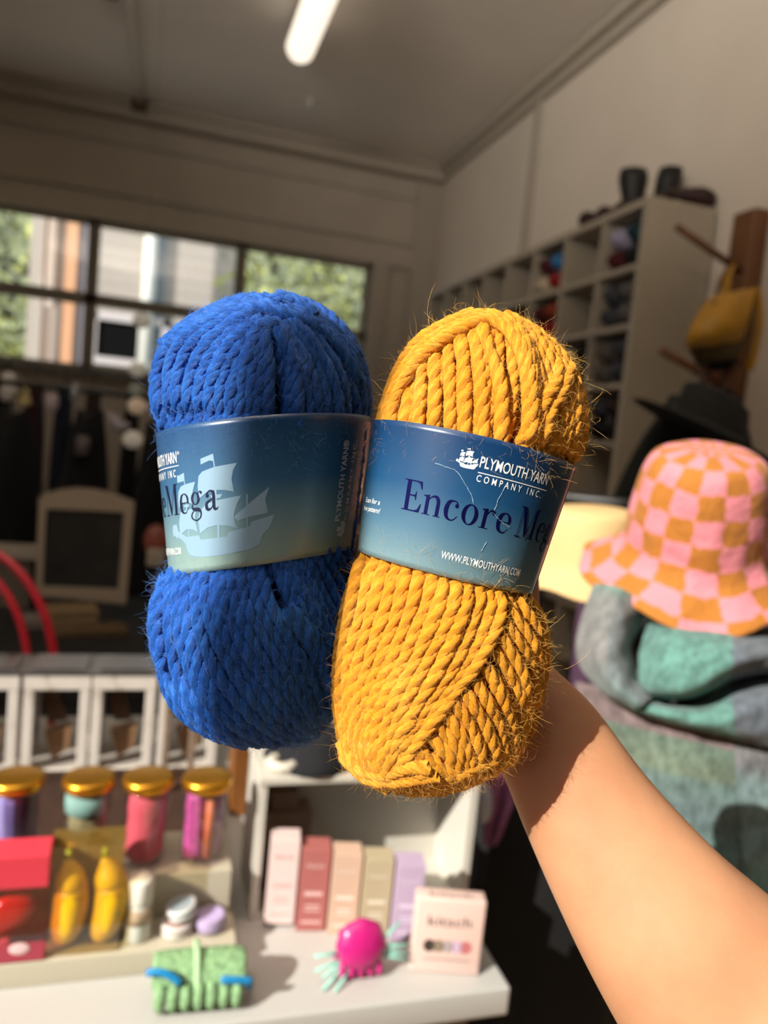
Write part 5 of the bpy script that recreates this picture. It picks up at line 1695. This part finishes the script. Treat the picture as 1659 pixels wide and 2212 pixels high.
# -------- orange yellow skein
YL = [(1030, 671), (985, 679), (925, 704), (880, 748), (848, 810), (828, 870), (815, 915), (800, 990), (786, 1080), (777, 1180), (752, 1240), (735, 1300), (722, 1380), (716, 1450), (717, 1530), (727, 1590), (745, 1640), (780, 1685), (840, 1704), (875, 1712)]
YR = [(1060, 671), (1100, 681), (1150, 708), (1200, 748), (1240, 800), (1264, 860), (1272, 930), (1262, 985), (1238, 1020), (1200, 1120), (1160, 1255), (1150, 1280), (1172, 1320), (1188, 1370), (1188, 1420), (1178, 1480), (1160, 1540), (1142, 1600), (1105, 1645), (1030, 1685), (960, 1708), (915, 1714)]
ys = Skein((1045, 672), (893, 1716), 0.325, YL, YR)
yb2 = ys.band = Band((803, 912), (1236, 1014), (773, 1188), (1146, 1280), 0.3255, 0.93)
gy = np.random.default_rng(11)
yt = thing('yarn_skein', 'golden orange chunky yarn skein with a blue paper band, on the right', 'yarn', tuple(P(985, 1190, 0.325)), 'yarn skeins held in the hand')
ym = yarn_mat('golden_orange_wool', 'd88406', 'fea612', 'ffd062')
fb, out = FastMB(), []
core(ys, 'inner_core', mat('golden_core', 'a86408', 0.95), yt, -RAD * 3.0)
back_family(ys, fb, 26, -RAD, gy, RAD, 0.0135, out)
back_family(ys, fb, 20, -RAD * 2.2, gy, RAD, 0.0135, out, -80, 80, 30)
# upper right inner layer
family(ys, fb, [[(1110, 700), (1150, 790), (1165, 890), (1150, 1040)], [(1150, 712), (1200, 800), (1215, 900), (1190, 1050)], [(1190, 742), (1238, 830), (1248, 920), (1225, 1050)], [(1225, 780), (1262, 870), (1266, 940), (1240, 1040)]], 8, -RAD * 1.35, gy, RAD, 0.0135, out)
family(ys, fb, [[(1236, 808), (1224, 850), (1196, 900), (1178, 950), (1170, 1030)], [(1205, 782), (1190, 820), (1168, 850), (1158, 900), (1150, 1020)]], 2, -RAD * 0.6, gy, RAD, 0.0135, out)
# straight strands in the middle
family(ys, fb, [[(838, 880), (822, 930), (812, 1010)], [(872, 815), (850, 880), (838, 1010)], [(905, 770), (893, 850), (880, 1010)], [(952, 728), (955, 830), (955, 1010)], [(1005, 705), (1018, 800), (1025, 1010)], [(1045, 697), (1078, 765), (1100, 830), (1106, 900), (1096, 1010)]], 10, -RAD * 1.5, gy, RAD * 1.04, 0.0135, out, jit=1.2)
# hood strands
family(ys, fb, [[(838, 1000), (846, 900), (872, 835), (915, 775), (965, 735), (1010, 710), (1052, 694), (1090, 712), (1118, 760), (1134, 830), (1138, 910), (1130, 1010)], [(808, 990), (824, 890), (852, 800), (893, 738), (945, 702), (1000, 683), (1050, 678), (1104, 696), (1140, 748), (1156, 830), (1156, 920), (1144, 1010)]], 3, -RAD * 0.35, gy, RAD * 1.08, 0.0145, out, jit=1.0)
# lower right inner layers
family(ys, fb, [[(1060, 1270), (1085, 1400), (1080, 1500), (1030, 1640)], [(1110, 1260), (1140, 1380), (1130, 1500), (1080, 1650)], [(1140, 1260), (1172, 1380), (1160, 1500), (1110, 1640)]], 8, -RAD * 2.1, gy, RAD, 0.0135, out)
family(ys, fb, [[(905, 1590), (950, 1625), (985, 1660), (1000, 1695)], [(960, 1530), (1000, 1590), (1020, 1640), (1030, 1680)], [(1020, 1480), (1060, 1550), (1080, 1610), (1075, 1665)], [(1070, 1390), (1120, 1480), (1130, 1560), (1105, 1640)], [(1100, 1320), (1155, 1400), (1165, 1480), (1140, 1590)], [(1145, 1270), (1182, 1350), (1186, 1420), (1165, 1530)]], 13, -RAD * 1.15, gy, RAD, 0.0130, out)
# bottom strands
family(ys, fb, [[(760, 1650), (830, 1690), (900, 1702), (980, 1692), (1050, 1665), (1110, 1630)], [(850, 1650), (910, 1672), (970, 1672), (1040, 1648)]], 4, -RAD * 1.0, gy, RAD, 0.0135, out)
# big slanting fan
family(ys, fb, [[(788, 1150), (755, 1260), (733, 1370), (727, 1480), (740, 1580), (775, 1660)], [(830, 1150), (806, 1280), (775, 1400), (757, 1510), (772, 1600), (810, 1668)], [(880, 1160), (862, 1290), (822, 1410), (786, 1520), (790, 1605), (825, 1668)], [(940, 1170), (925, 1290), (880, 1405), (828, 1520), (815, 1605), (835, 1672)],
                [(1000, 1190), (985, 1300), (938, 1410), (880, 1520), (845, 1610), (845, 1675)], [(1050, 1210), (1042, 1310), (1000, 1415), (935, 1520), (878, 1610), (850, 1675)], [(1092, 1230), (1088, 1340), (1050, 1420), (1000, 1488), (950, 1550), (895, 1622), (850, 1668)]], 13, -RAD * 0.75, gy, RAD * 1.06, 0.0145, out, jit=1.4)
family(ys, fb, [[(893, 1590), (920, 1625), (955, 1655), (985, 1672)], [(870, 1635), (910, 1655), (950, 1668), (990, 1680)]], 3, -RAD * 1.1, gy, RAD, 0.0135, out)
# bundle across the lower pole
family(ys, fb, [[(735, 1600), (775, 1655), (830, 1672), (880, 1650), (925, 1655)], [(745, 1640), (790, 1682), (845, 1690), (900, 1690), (950, 1680)]], 3, -RAD * 0.1, gy, RAD, 0.0135, out, jit=1.0)
fb.build('strands', ym, yt)
front = lambda sk_: (lambda p: ((p - P(*(sk_.A + sk_.V * 500), sk_.D0)) @ CF) < 0.012)
yf = mat('golden_fibre', 'ffc65a', 0.35, sheen=0.3)
fz = fuzz(out, 24000, yf, yt, gy, 'fuzz', keep=front(ys))
fz['kind'] = 'stuff'
fz = fuzz(out, 260, yf, yt, gy, 'long_fibres', 0.006, 0.014, 0.00004, 0.9, up=0.9, keep=front(ys))
fz['kind'] = 'stuff'

# -------- blue skein
BL = [(545, 636), (505, 645), (460, 664), (415, 692), (370, 716), (340, 752), (326, 800), (324, 860), (332, 920), (345, 950), (352, 1050), (362, 1160), (372, 1232), (345, 1262), (328, 1310), (328, 1360), (340, 1430), (350, 1485), (380, 1532), (430, 1572), (490, 1600), (560, 1611)]
BR = [(575, 636), (630, 645), (690, 660), (735, 690), (775, 735), (797, 790), (808, 850), (806, 905), (800, 960), (790, 1070), (778, 1190), (765, 1240), (772, 1300), (772, 1380), (762, 1450), (745, 1510), (715, 1562), (665, 1597), (605, 1611)]
bs = Skein((560, 635), (583, 1612), 0.362, BL, BR)
bb = bs.band = Band((345, 946), (806, 906), (372, 1238), (764, 1183), 0.3625, 0.93)
gb = np.random.default_rng(23)
bt_ = thing('yarn_skein', 'royal blue chunky yarn skein with a blue paper band, on the left', 'yarn', tuple(P(565, 1120, 0.362)), 'yarn skeins held in the hand')
bm_ = yarn_mat('royal_blue_wool', '022f80', '075cc4', '4a9af6', 0.55, 0.2)
RB = 0.0033
fb, out = FastMB(), []
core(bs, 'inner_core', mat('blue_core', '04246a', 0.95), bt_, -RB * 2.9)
back_family(bs, fb, 26, -RB, gb, RB, 0.015, out)
back_family(bs, fb, 18, -RB * 2.1, gb, RB, 0.015, out, -80, 80, 30)
family(bs, fb, [[(606, 1000), (612, 900), (625, 820), (618, 760), (592, 715)], [(680, 1000), (674, 870), (655, 790), (630, 745), (605, 705)], [(740, 980), (734, 860), (708, 780), (672, 728), (640, 690)], [(790, 970), (790, 860), (772, 780), (735, 720), (690, 680)]], 9, -RB * 1.3, gb, RB, 0.015, out)
family(bs, fb, [[(348, 990), (335, 900), (332, 800), (358, 740), (410, 700), (470, 672)], [(390, 990), (382, 870), (390, 785), (420, 735), (470, 700), (520, 676)], [(440, 990), (436, 870), (450, 795), (485, 745), (525, 708), (560, 690)], [(490, 990), (490, 870), (508, 795), (530, 750), (550, 712), (575, 695)], [(535, 990), (540, 870), (548, 795), (556, 745), (562, 712), (585, 695)], [(586, 990), (584, 870), (588, 790), (580, 745), (572, 715), (592, 698)]], 12, -RB * 1.0, gb, RB, 0.015, out)
family(bs, fb, [[(345, 745), (400, 700), (455, 668), (520, 648), (575, 646), (640, 660), (710, 700), (770, 760)], [(400, 735), (445, 705), (500, 682), (560, 672), (620, 682), (690, 715), (745, 770), (775, 830)]], 4, -RB * 0.8, gb, RB, 0.015, out)
family(bs, fb, [[(588, 648), (610, 640), (640, 646), (668, 668)], [(600, 662), (625, 656), (655, 668), (690, 690)]], 2, -RB * 0.2, gb, RB, 0.015, out)
family(bs, fb, [[(590, 1190), (650, 1290), (690, 1370), (710, 1450), (700, 1570)], [(680, 1190), (720, 1290), (745, 1380), (740, 1480), (715, 1550)], [(755, 1180), (768, 1280), (768, 1380), (752, 1480)]], 7, -RB * 1.3, gb, RB, 0.014, out)
family(bs, fb, [[(580, 1190), (612, 1280), (655, 1360), (690, 1440)], [(625, 1190), (668, 1285), (708, 1370), (722, 1450)]], 4, -RB * 1.0, gb, RB, 0.014, out)
family(bs, fb, [[(600, 1330), (650, 1380), (690, 1450), (700, 1540)], [(660, 1280), (700, 1340), (730, 1420), (735, 1500)]], 4, -RB * 0.7, gb, RB, 0.014, out)
family(bs, fb, [[(372, 1200), (345, 1290), (338, 1380), (352, 1470), (405, 1545), (490, 1592), (570, 1603)], [(405, 1200), (392, 1300), (402, 1390), (440, 1480), (505, 1550), (570, 1590), (630, 1600)], [(455, 1200), (455, 1300), (485, 1390), (535, 1470), (590, 1545), (640, 1585), (680, 1590)], [(510, 1200), (520, 1300), (560, 1385), (608, 1460), (650, 1530), (680, 1575)], [(565, 1200), (590, 1300), (635, 1375), (672, 1445), (695, 1510), (705, 1560)]], 12, -RB * 0.8, gb, RB, 0.016, out)
family(bs, fb, [[(352, 1250), (330, 1310), (330, 1370), (345, 1430)], [(372, 1240), (350, 1300), (346, 1370), (356, 1440)]], 2, -RB * 0.3, gb, RB, 0.015, out)
fb.build('strands', bm_, bt_)
bf = mat('blue_fibre', '5c9ef8', 0.3, sheen=0.4)
fz = fuzz(out, 32000, bf, bt_, gb, 'fuzz', 0.002, 0.006, 0.00003, keep=front(bs))
fz['kind'] = 'stuff'
fz = fuzz(out, 300, bf, bt_, gb, 'long_fibres', 0.006, 0.013, 0.00004, 0.9, up=0.9, keep=front(bs))
fz['kind'] = 'stuff'


# ================================================================== PAPER BANDS
def band_paper(B_, name, m, parent, wav=0.0):
    n, k = 25, 160
    G = []
    for s_ in np.linspace(0, 1, n):
        th = np.linspace(-PI, PI, k, endpoint=False)
        l = wav * np.sin(th * 3 + s_ * 2)
        G.append(B_.pt(np.full(k, s_), th, l))
    mb = MB().grid(np.array(G), closed_u=True)
    o = mb.build(name, m, parent, uv=True)
    md = o.modifiers.new('thickness', 'SOLIDIFY')
    md.thickness = 0.0002
    md.offset = 0
    return o


def band_mat(name, top, mid, low, bottom):
    n = N(name)
    tc = n.new('ShaderNodeTexCoord')
    sp = n.new('ShaderNodeSeparateXYZ')
    n.link(tc.outputs['UV'], sp.inputs[0])
    n.base(n.ramp(sp.outputs['Y'], [(0.0, top), (0.42, mid), (0.72, low), (1.0, bottom)]))
    n.set(Roughness=0.36, Coat__Weight=0.6, Coat__Roughness=0.26)
    n.bump(n.noise(600, 2, 'Object'), 0.05, 0.0004)
    return n.m


def on_band(B_, V, Fc, s0, th0, sx, sy, m, name, parent, lift=0.00028, rot=False, maxseg=0.0016):
    """V flat coords (x right, y up); placed with origin at (s0, th0); sx, sy metres per unit"""
    bm = bmesh.new()
    vs = [bm.verts.new((a, b, 0)) for a, b in V]
    for q in Fc:
        try:
            bm.faces.new([vs[i] for i in q])
        except ValueError:
            pass
    X = V[:, 1] if rot else V[:, 0]
    step = maxseg / (sy if rot else sx)
    x = X.min() + step
    nrm = (0, 1, 0) if rot else (1, 0, 0)
    while x < X.max():
        bmesh.ops.bisect_plane(bm, geom=bm.verts[:] + bm.edges[:] + bm.faces[:], plane_co=(x * nrm[0], x * nrm[1], 0), plane_no=nrm, clear_inner=False, clear_outer=False)
        x += step
    bm.verts.index_update()
    Q = np.array([(v.co.x, v.co.y) for v in bm.verts])
    Fn = [tuple(v.index for v in f.verts) for f in bm.faces]
    bm.free()
    if rot:     # reading upward, 90 degrees counter clockwise
        dx, dy = -Q[:, 1] * sy, Q[:, 0] * sx
    else:
        dx, dy = Q[:, 0] * sx, Q[:, 1] * sy
    p = B_.pt(s0 - dy / B_.h, th0 + dx / (B_.r * (1 + B_.flat) / 2), lift)
    return MB().add(p, Fn).build(name, m, parent, False)


def stroke(pts, wd, n=14, closed=False):
    """variable width pen stroke -> quads"""
    pts = np.array(pts, float)
    q = catmull(np.column_stack([pts, np.broadcast_to(wd, len(pts))]), n)
    T = np.gradient(q[:, :2], axis=0)
    T /= np.linalg.norm(T, axis=1)[:, None] + 1e-9
    Nn = np.stack([-T[:, 1], T[:, 0]], 1)
    a, b = q[:, :2] + Nn * q[:, 2:3] / 2, q[:, :2] - Nn * q[:, 2:3] / 2
    V = np.concatenate([a, b])
    return V, [(i, i + 1, n + i + 1, n + i) for i in range(n - 1)]


def poly(pts):
    return np.array(pts, float), [tuple(range(len(pts)))]


def rect(x0, y0, x1, y1):
    return poly([(x0, y0), (x1, y0), (x1, y1), (x0, y1)])


def ring(cx, cy, rx, ry, thick, thin, n=28, rot_=0.0):
    a = np.linspace(0, 2 * PI, n, endpoint=False)
    o_ = np.stack([cx + rx * np.cos(a), cy + ry * np.sin(a)], 1)
    i_ = np.stack([cx + (rx - thick) * np.cos(a + rot_), cy + (ry - thin) * np.sin(a + rot_)], 1)
    return np.concatenate([o_, i_]), [(k, (k + 1) % n, n + (k + 1) % n, n + k) for k in range(n)]


def disc(cx, cy, r_, n=16):
    return poly([(cx + r_ * math.cos(a), cy + r_ * math.sin(a)) for a in np.linspace(0, 2 * PI, n, endpoint=False)])


# high contrast roman letters; x height 0.46, capital height 0.72
GL = {
    'E': (0.62, [rect(0.09, 0, 0.21, 0.72), rect(0.0, 0, 0.30, 0.022), rect(0.0, 0.698, 0.30, 0.72), poly([(0.2, 0), (0.56, 0), (0.60, 0.20), (0.575, 0.20), (0.50, 0.06), (0.40, 0.028), (0.2, 0.028)]),
                 poly([(0.2, 0.72), (0.54, 0.72), (0.57, 0.54), (0.545, 0.54), (0.48, 0.665), (0.38, 0.692), (0.2, 0.692)]), poly([(0.2, 0.355), (0.33, 0.355), (0.385, 0.335), (0.40, 0.27), (0.42, 0.27), (0.42, 0.47), (0.40, 0.47), (0.385, 0.40), (0.33, 0.383), (0.2, 0.383)])]),
    'n': (0.56, [rect(0.07, 0, 0.165, 0.44), rect(0.0, 0, 0.24, 0.018), poly([(0.0, 0.435), (0.0, 0.42), (0.08, 0.40), (0.165, 0.38), (0.165, 0.465)]), stroke([(0.15, 0.34), (0.22, 0.42), (0.30, 0.45), (0.38, 0.43), (0.43, 0.34), (0.435, 0.2), (0.435, 0.01)], [0.015, 0.025, 0.05, 0.085, 0.095, 0.095, 0.095], 20), rect(0.34, 0, 0.54, 0.018)]),
    'c': (0.46, [stroke([(0.385, 0.36), (0.34, 0.43), (0.24, 0.452), (0.13, 0.40), (0.082, 0.23), (0.12, 0.07), (0.23, 0.008), (0.33, 0.03), (0.41, 0.12)], [0.03, 0.03, 0.03, 0.085, 0.115, 0.085, 0.035, 0.022, 0.015], 30), disc(0.355, 0.35, 0.048)]),
    'o': (0.52, [ring(0.25, 0.23, 0.225, 0.24, 0.105, 0.022)]),
    'r': (0.42, [rect(0.07, 0, 0.165, 0.44), rect(0.0, 0, 0.26, 0.018), poly([(0.0, 0.435), (0.0, 0.42), (0.08, 0.40), (0.165, 0.38), (0.165, 0.465)]), stroke([(0.155, 0.30), (0.20, 0.39), (0.27, 0.44), (0.34, 0.43)], [0.015, 0.025, 0.035, 0.05], 12), disc(0.345, 0.39, 0.05)]),
    'e': (0.48, [stroke([(0.405, 0.25), (0.39, 0.36), (0.31, 0.44), (0.22, 0.45), (0.12, 0.39), (0.08, 0.23), (0.12, 0.07), (0.23, 0.010), (0.33, 0.03), (0.41, 0.12)], [0.07, 0.075, 0.04, 0.025, 0.08, 0.11, 0.085, 0.035, 0.022, 0.015], 34), rect(0.12, 0.235, 0.43, 0.257)]),
    'M': (0.86, [rect(0.0, 0, 0.22, 0.02), rect(0.0, 0.70, 0.16, 0.72), rect(0.095, 0, 0.118, 0.71), poly([(0.09, 0.72), (0.215, 0.72), (0.44, 0.13), (0.385, 0.0), (0.375, 0.0)]), poly([(0.375, 0.0), (0.395, 0.0), (0.66, 0.70), (0.64, 0.70)]), rect(0.635, 0, 0.745, 0.72), rect(0.56, 0, 0.82, 0.02), rect(0.63, 0.70, 0.82, 0.72)]),
    'g': (0.50, [ring(0.20, 0.315, 0.165, 0.148, 0.085, 0.020), stroke([(0.10, 0.19), (0.065, 0.13), (0.09, 0.08), (0.19, 0.062), (0.32, 0.05), (0.395, -0.02), (0.37, -0.13), (0.24, -0.19), (0.10, -0.165), (0.03, -0.10), (0.06, -0.02), (0.16, 0.045)], [0.02, 0.04, 0.06, 0.085, 0.085, 0.06, 0.04, 0.03, 0.035, 0.055, 0.04, 0.015], 44), stroke([(0.30, 0.41), (0.36, 0.46), (0.42, 0.46)], [0.015, 0.025, 0.03], 8), disc(0.425, 0.435, 0.035)]),
    'a': (0.50, [stroke([(0.08, 0.36), (0.14, 0.43), (0.22, 0.45), (0.30, 0.41), (0.325, 0.32), (0.325, 0.10), (0.35, 0.03), (0.41, 0.015), (0.47, 0.06)], [0.03, 0.025, 0.03, 0.075, 0.095, 0.095, 0.08, 0.045, 0.015], 34), disc(0.105, 0.345, 0.05), stroke([(0.30, 0.27), (0.18, 0.225), (0.085, 0.16), (0.085, 0.06), (0.16, 0.02), (0.25, 0.06), (0.30, 0.14)], [0.018, 0.04, 0.085, 0.10, 0.06, 0.025, 0.015], 26)]),
}


def roman(word, track=0.03, squeeze=None):
    V, Fc, x, n = [], [], 0.0, 0
    for i, ch_ in enumerate(word):
        if ch_ == ' ':
            x += 0.22
            continue
        adv, parts = GL[ch_]
        for v, f_ in parts:
            V.append(v + np.array([x, 0]))
            Fc += [tuple(k + n for k in q) for q in f_]
            n += len(v)
        x += adv + track
    return np.concatenate(V), Fc, x


SHIP = [
    [(748, 330), (862, 293), (868, 375), (835, 362), (748, 395)], [(862, 293), (870, 293), (884, 440), (872, 440)],
    [(720, 520), (760, 475), (880, 440), (1072, 425), (1040, 500), (1025, 600), (1045, 745), (960, 712), (870, 700), (790, 715), (715, 775), (705, 640)],
    [(872, 690), (890, 690), (890, 830), (872, 830)], [(828, 755), (942, 755), (922, 797), (848, 797)],
    [(790, 845), (880, 820), (1106, 797), (1066, 900), (1040, 1020), (1050, 1100), (1070, 1165), (980, 1120), (880, 1100), (790, 1115), (706, 1176), (690, 1020), (715, 915)],
    [(458, 490), (550, 458), (556, 550), (458, 560)], [(548, 458), (556, 458), (562, 600), (550, 600)],
    [(500, 607), (570, 590), (680, 577), (645, 690), (655, 832), (570, 790), (500, 800), (455, 852), (450, 750), (465, 660)],
    [(520, 825), (600, 825), (588, 850), (535, 850)], [(552, 790), (566, 790), (570, 900), (556, 900)],
    [(470, 900), (560, 885), (680, 870), (655, 1000), (680, 1150), (620, 1115), (540, 1105), (440, 1165), (435, 1020)],
    [(1340, 735), (1308, 870), (1335, 1030), (1170, 1052), (1075, 1080), (1040, 1032)], [(1150, 790), (1162, 790), (1166, 1165), (1150, 1165)],
    [(886, 1100), (908, 1100), (908, 1250), (886, 1250)], [(562, 1110), (574, 1110), (574, 1200), (562, 1200)],
    [(322, 1040), (395, 1035), (408, 1120), (398, 1208), (340, 1160), (312, 1180), (305, 1110)],
    [(392, 1100), (480, 1160), (530, 1192), (692, 1192), (712, 1245), (975, 1245), (992, 1195), (1180, 1162), (1196, 1110), (1390, 1060), (1352, 1200), (1292, 1280), (1272, 1380), (1180, 1430), (900, 1450), (700, 1445), (570, 1415), (530, 1350), (512, 1270), (450, 1210), (410, 1195)],
]


def ship():
    V, Fc, n = [], [], 0
    for pl in SHIP:
        q = np.array(pl, float)
        V.append(np.stack([(q[:, 0] - 305) / 1157, (1450 - q[:, 1]) / 1157], 1))
        Fc.append(tuple(range(n, n + len(pl))))
        n += len(pl)
    return np.concatenate(V), Fc


def tri(V, Fc):
    """triangulate polygons (concave ones too)"""
    from mathutils.geometry import tessellate_polygon
    out_ = []
    for q in Fc:
        if len(q) <= 4 and len(q) > 0:
            out_.append(q)
            continue
        t = tessellate_polygon([[Vector((V[i][0], V[i][1], 0)) for i in q]])
        out_ += [tuple(q[k] for k in a) for a in t]
    return out_


white_ink = mat('white_print', 'f2f4f4', 0.45)
foil = N('dark_navy_foil')
foil.set(Base__Color=lin('1b1a66'), Metallic=0.75, Roughness=0.3)
foil = foil.m
foil2 = mat('black_navy_ink', '14183a', 0.3)


def text_on(B_, body, px0, px1, cap, m, name, parent, spacing=1.0, bold=0.0, shear=0.0, rot=False, lift=0.00028):
    """text whose baseline starts at pixel px0 and ends at px1 (both on the band)"""
    V, Fc, w_ = text_mesh(body, 1.0, spacing=spacing, bold=bold, shear=shear)
    V[:, 0] -= V[:, 0].min()
    (sa, ta), (sb, tb) = px0, px1
    if rot:
        L = (sa - sb) * B_.h
    else:
        L = (tb - ta) * B_.r * (1 + B_.flat) / 2
    return on_band(B_, V, Fc, sa, ta, L / w_, cap / 0.72, m, name, parent, rot=rot, lift=lift)


# orange skein band
bandm = band_mat('blue_gradient_paper', '0d3662', '194a74', '4a7088', '728f96')
yband = band_paper(yb2, 'paper_band', bandm, yt)
sE, tE = yb2.find(868, 1099)
V, Fc, w_ = roman('Encore')
_, te = yb2.find(1097, 1150)
L = (te - tE) * yb2.r * (1 + yb2.flat) / 2
sxy = L / (w_ - 0.03)
capy = 0.0118 / 0.72
on_band(yb2, V, tri(V, Fc), sE, tE, sxy, capy, foil, 'large_lettering', yband)
V, Fc, w2 = roman('Mega')
on_band(yb2, V, tri(V, Fc), sE, te + 0.20 * sxy / yb2.r, sxy * 0.95, capy, foil, 'large_lettering', yband)
a = yb2.find(1036, 1010)
b_ = yb2.find(1180, 1045)
s_mid = a[0]
text_on(yb2, 'PLYMOUTH YARN', (s_mid, a[1]), (s_mid, b_[1]), 0.0042, white_ink, 'company_lettering', yband, bold=0.012)
b2 = yb2.find(1183, 1033)
text_on(yb2, '®', (s_mid - 0.045, b_[1] + 0.01), (s_mid - 0.045, b_[1] + 0.045), 0.0013, white_ink, 'registered_mark', yband)
a3 = yb2.find(1030, 1022)
V, Fc = rect(0, 0, 1, 1)
on_band(yb2, V, Fc, a3[0], a3[1], (b_[1] - a3[1]) * yb2.r, 0.00035, white_ink, 'rule_line', yband)
text_on(yb2, 'COMPANY INC.', (s_mid + 0.098, a3[1]), (s_mid + 0.098, b_[1] - 0.03), 0.0026, white_ink, 'company_small_lettering', yband, spacing=1.7, bold=0.012)
V, Fc = ship()
q = yb2.find(983, 1010)
on_band(yb2, V, tri(V, Fc), s_mid + 0.028, q[1], 0.0083, 0.0075, white_ink, 'ship_logo', yband)
a = yb2.find(950, 1205)
b_ = yb2.find(1120, 1242)
text_on(yb2, 'WWW.PLYMOUTHYARN.COM', a, (a[0], b_[1]), 0.0029, white_ink, 'web_lettering', yband, spacing=1.05, bold=0.012)
a = yb2.find(797, 1086)
b_ = yb2.find(822, 1088)
c3 = yb2.find(797, 1102)
text_on(yb2, 'Scan for a', (a[0], a[1] - 0.10), (a[0], b_[1]), 0.0021, white_ink, 'scan_lettering', yband, shear=0.25, bold=0.01)
text_on(yb2, 'free pattern!', (a[0] + 0.062, a[1] - 0.14), (a[0] + 0.062, b_[1] + 0.02), 0.0021, white_ink, 'pattern_lettering', yband, shear=0.25, bold=0.01)
# creases in the paper
crm = mat('paper_crease', '9db6c4', 0.6)
mb = MB()
for pl in ([(940, 1002), (965, 1008), (985, 1018), (1000, 1035), (1012, 1058), (1020, 1075), (1023, 1090)], [(1088, 1055), (1082, 1070), (1074, 1080), (1073, 1095), (1064, 1107)], [(1064, 1107), (1075, 1120), (1085, 1130), (1100, 1138)], [(1052, 1172), (1046, 1180), (1038, 1192)]):
    st_ = [yb2.find(*q) for q in pl]
    sv, tv = catmull(np.array(st_), 40).T
    sv = sv + rng.normal(size=40) * 0.0025
    mb.tube(yb2.pt(sv, tv, 0.0002), 0.00012 * (0.4 + rng.random(40)), 5)
mb.build('paper_creases', crm, yband)
# pink inner edge of the overlapping paper at the right
mb = MB()
for a_ in (1.50,):
    sv = np.linspace(0.01, 0.99, 30)
    q0, q1 = yb2.pt(sv, np.full(30, a_ - 0.10), 0.00035), yb2.pt(sv, np.full(30, a_ + 0.12), 0.0007)
    mb.grid(np.stack([q0, q1], 1))
mb.build('overlap_edge', mat('pink_paper_edge', 'c98f84', 0.6), yband, solid=0.0002)

# blue skein band
bbandm = band_mat('blue_gradient_paper_two', '1a4878', '35678e', '7598a2', '92ab9f')
bband = band_paper(bb, 'paper_band', bbandm, bt_)
sM, tM = bb.find(363, 1114)
s2, t2 = bb.find(476, 1116)
V, Fc, w_ = roman('Mega')
L = (t2 - tM) * bb.r * (1 + bb.flat) / 2
on_band(bb, V, tri(V, Fc), sM, tM, L / (w_ - 0.03), 0.0130 / 0.72, foil2, 'large_lettering', bband, lift=0.0003)
V, Fc, w3 = roman('Encore')
on_band(bb, V, tri(V, Fc), sM, tM - (w3 + 0.2) * L / w_ / bb.r, L / (w_ - 0.03), 0.0130 / 0.72, foil2, 'large_lettering', bband, lift=0.0003)
V, Fc = ship()
qa, qb = bb.find(379, 1198), bb.find(588, 1198)
qt = bb.find(488, 976)
qlo = bb.find(480, 1199)
on_band(bb, V, tri(V, Fc), qlo[0], qa[1], (qb[1] - qa[1]) * bb.r * 0.965 / 0.94, (qlo[0] - qt[0]) * bb.h, mat('pale_ship_print', '8fb0c8', 0.5), 'ship_print', bband, lift=0.0002)
a, b_ = bb.find(352, 999), bb.find(384, 998)
text_on(bb, 'PLYMOUTH YARN', (b_[0], b_[1] - 0.030 / bb.r), (b_[0], b_[1]), 0.0048, white_ink, 'company_lettering', bband, bold=0.012)
text_on(bb, '®', (b_[0] - 0.05, b_[1] + 0.01), (b_[0] - 0.05, b_[1] + 0.045), 0.0014, white_ink, 'registered_mark', bband)
V, Fc = rect(0, 0, 1, 1)
on_band(bb, V, Fc, b_[0] + 0.025, b_[1] - 0.030 / bb.r, 0.030, 0.00035, white_ink, 'rule_line', bband)
text_on(bb, 'COMPANY INC.', (b_[0] + 0.095, b_[1] - 0.030 / bb.r), (b_[0] + 0.095, b_[1]), 0.0032, white_ink, 'company_small_lettering', bband, spacing=1.7, bold=0.012)
b_ = bb.find(393, 1197)
text_on(bb, 'WWW.PLYMOUTHYARN.COM', (b_[0], b_[1] - 0.034 / bb.r), (b_[0], b_[1]), 0.0030, white_ink, 'web_lettering', bband, bold=0.012)
dimw = mat('grey_white_print', 'f0f2f4', 0.5)
for body, x_, ya, yb_, cap, bo in (('PLYMOUTH YARN®', 733, 1124, 951, 0.0034, 0.012), ('COMPANY INC.', 746, 1122, 950, 0.0022, 0.01), ('500 LAFAYETTE STREET', 757, 1121, 978, 0.0021, 0.0), ('BRISTOL, PA 19007', 767, 1104, 991, 0.0021, 0.0), ('WWW.PLYMOUTHYARN.COM', 779, 1126, 952, 0.0021, 0.0)):
    a, b_ = bb.find(x_, ya), bb.find(x_, yb_)
    text_on(bb, body, (a[0], a[1]), (b_[0], a[1]), cap, dimw, 'address_lettering', bband, rot=True, bold=bo, spacing=1.5 if 'INC' in body else 1.0)
V, Fc = ship()
a = bb.find(740, 1162)
on_band(bb, V, tri(V, Fc), a[0], a[1], 0.0085, 0.0062, dimw, 'ship_logo', bband, rot=True)
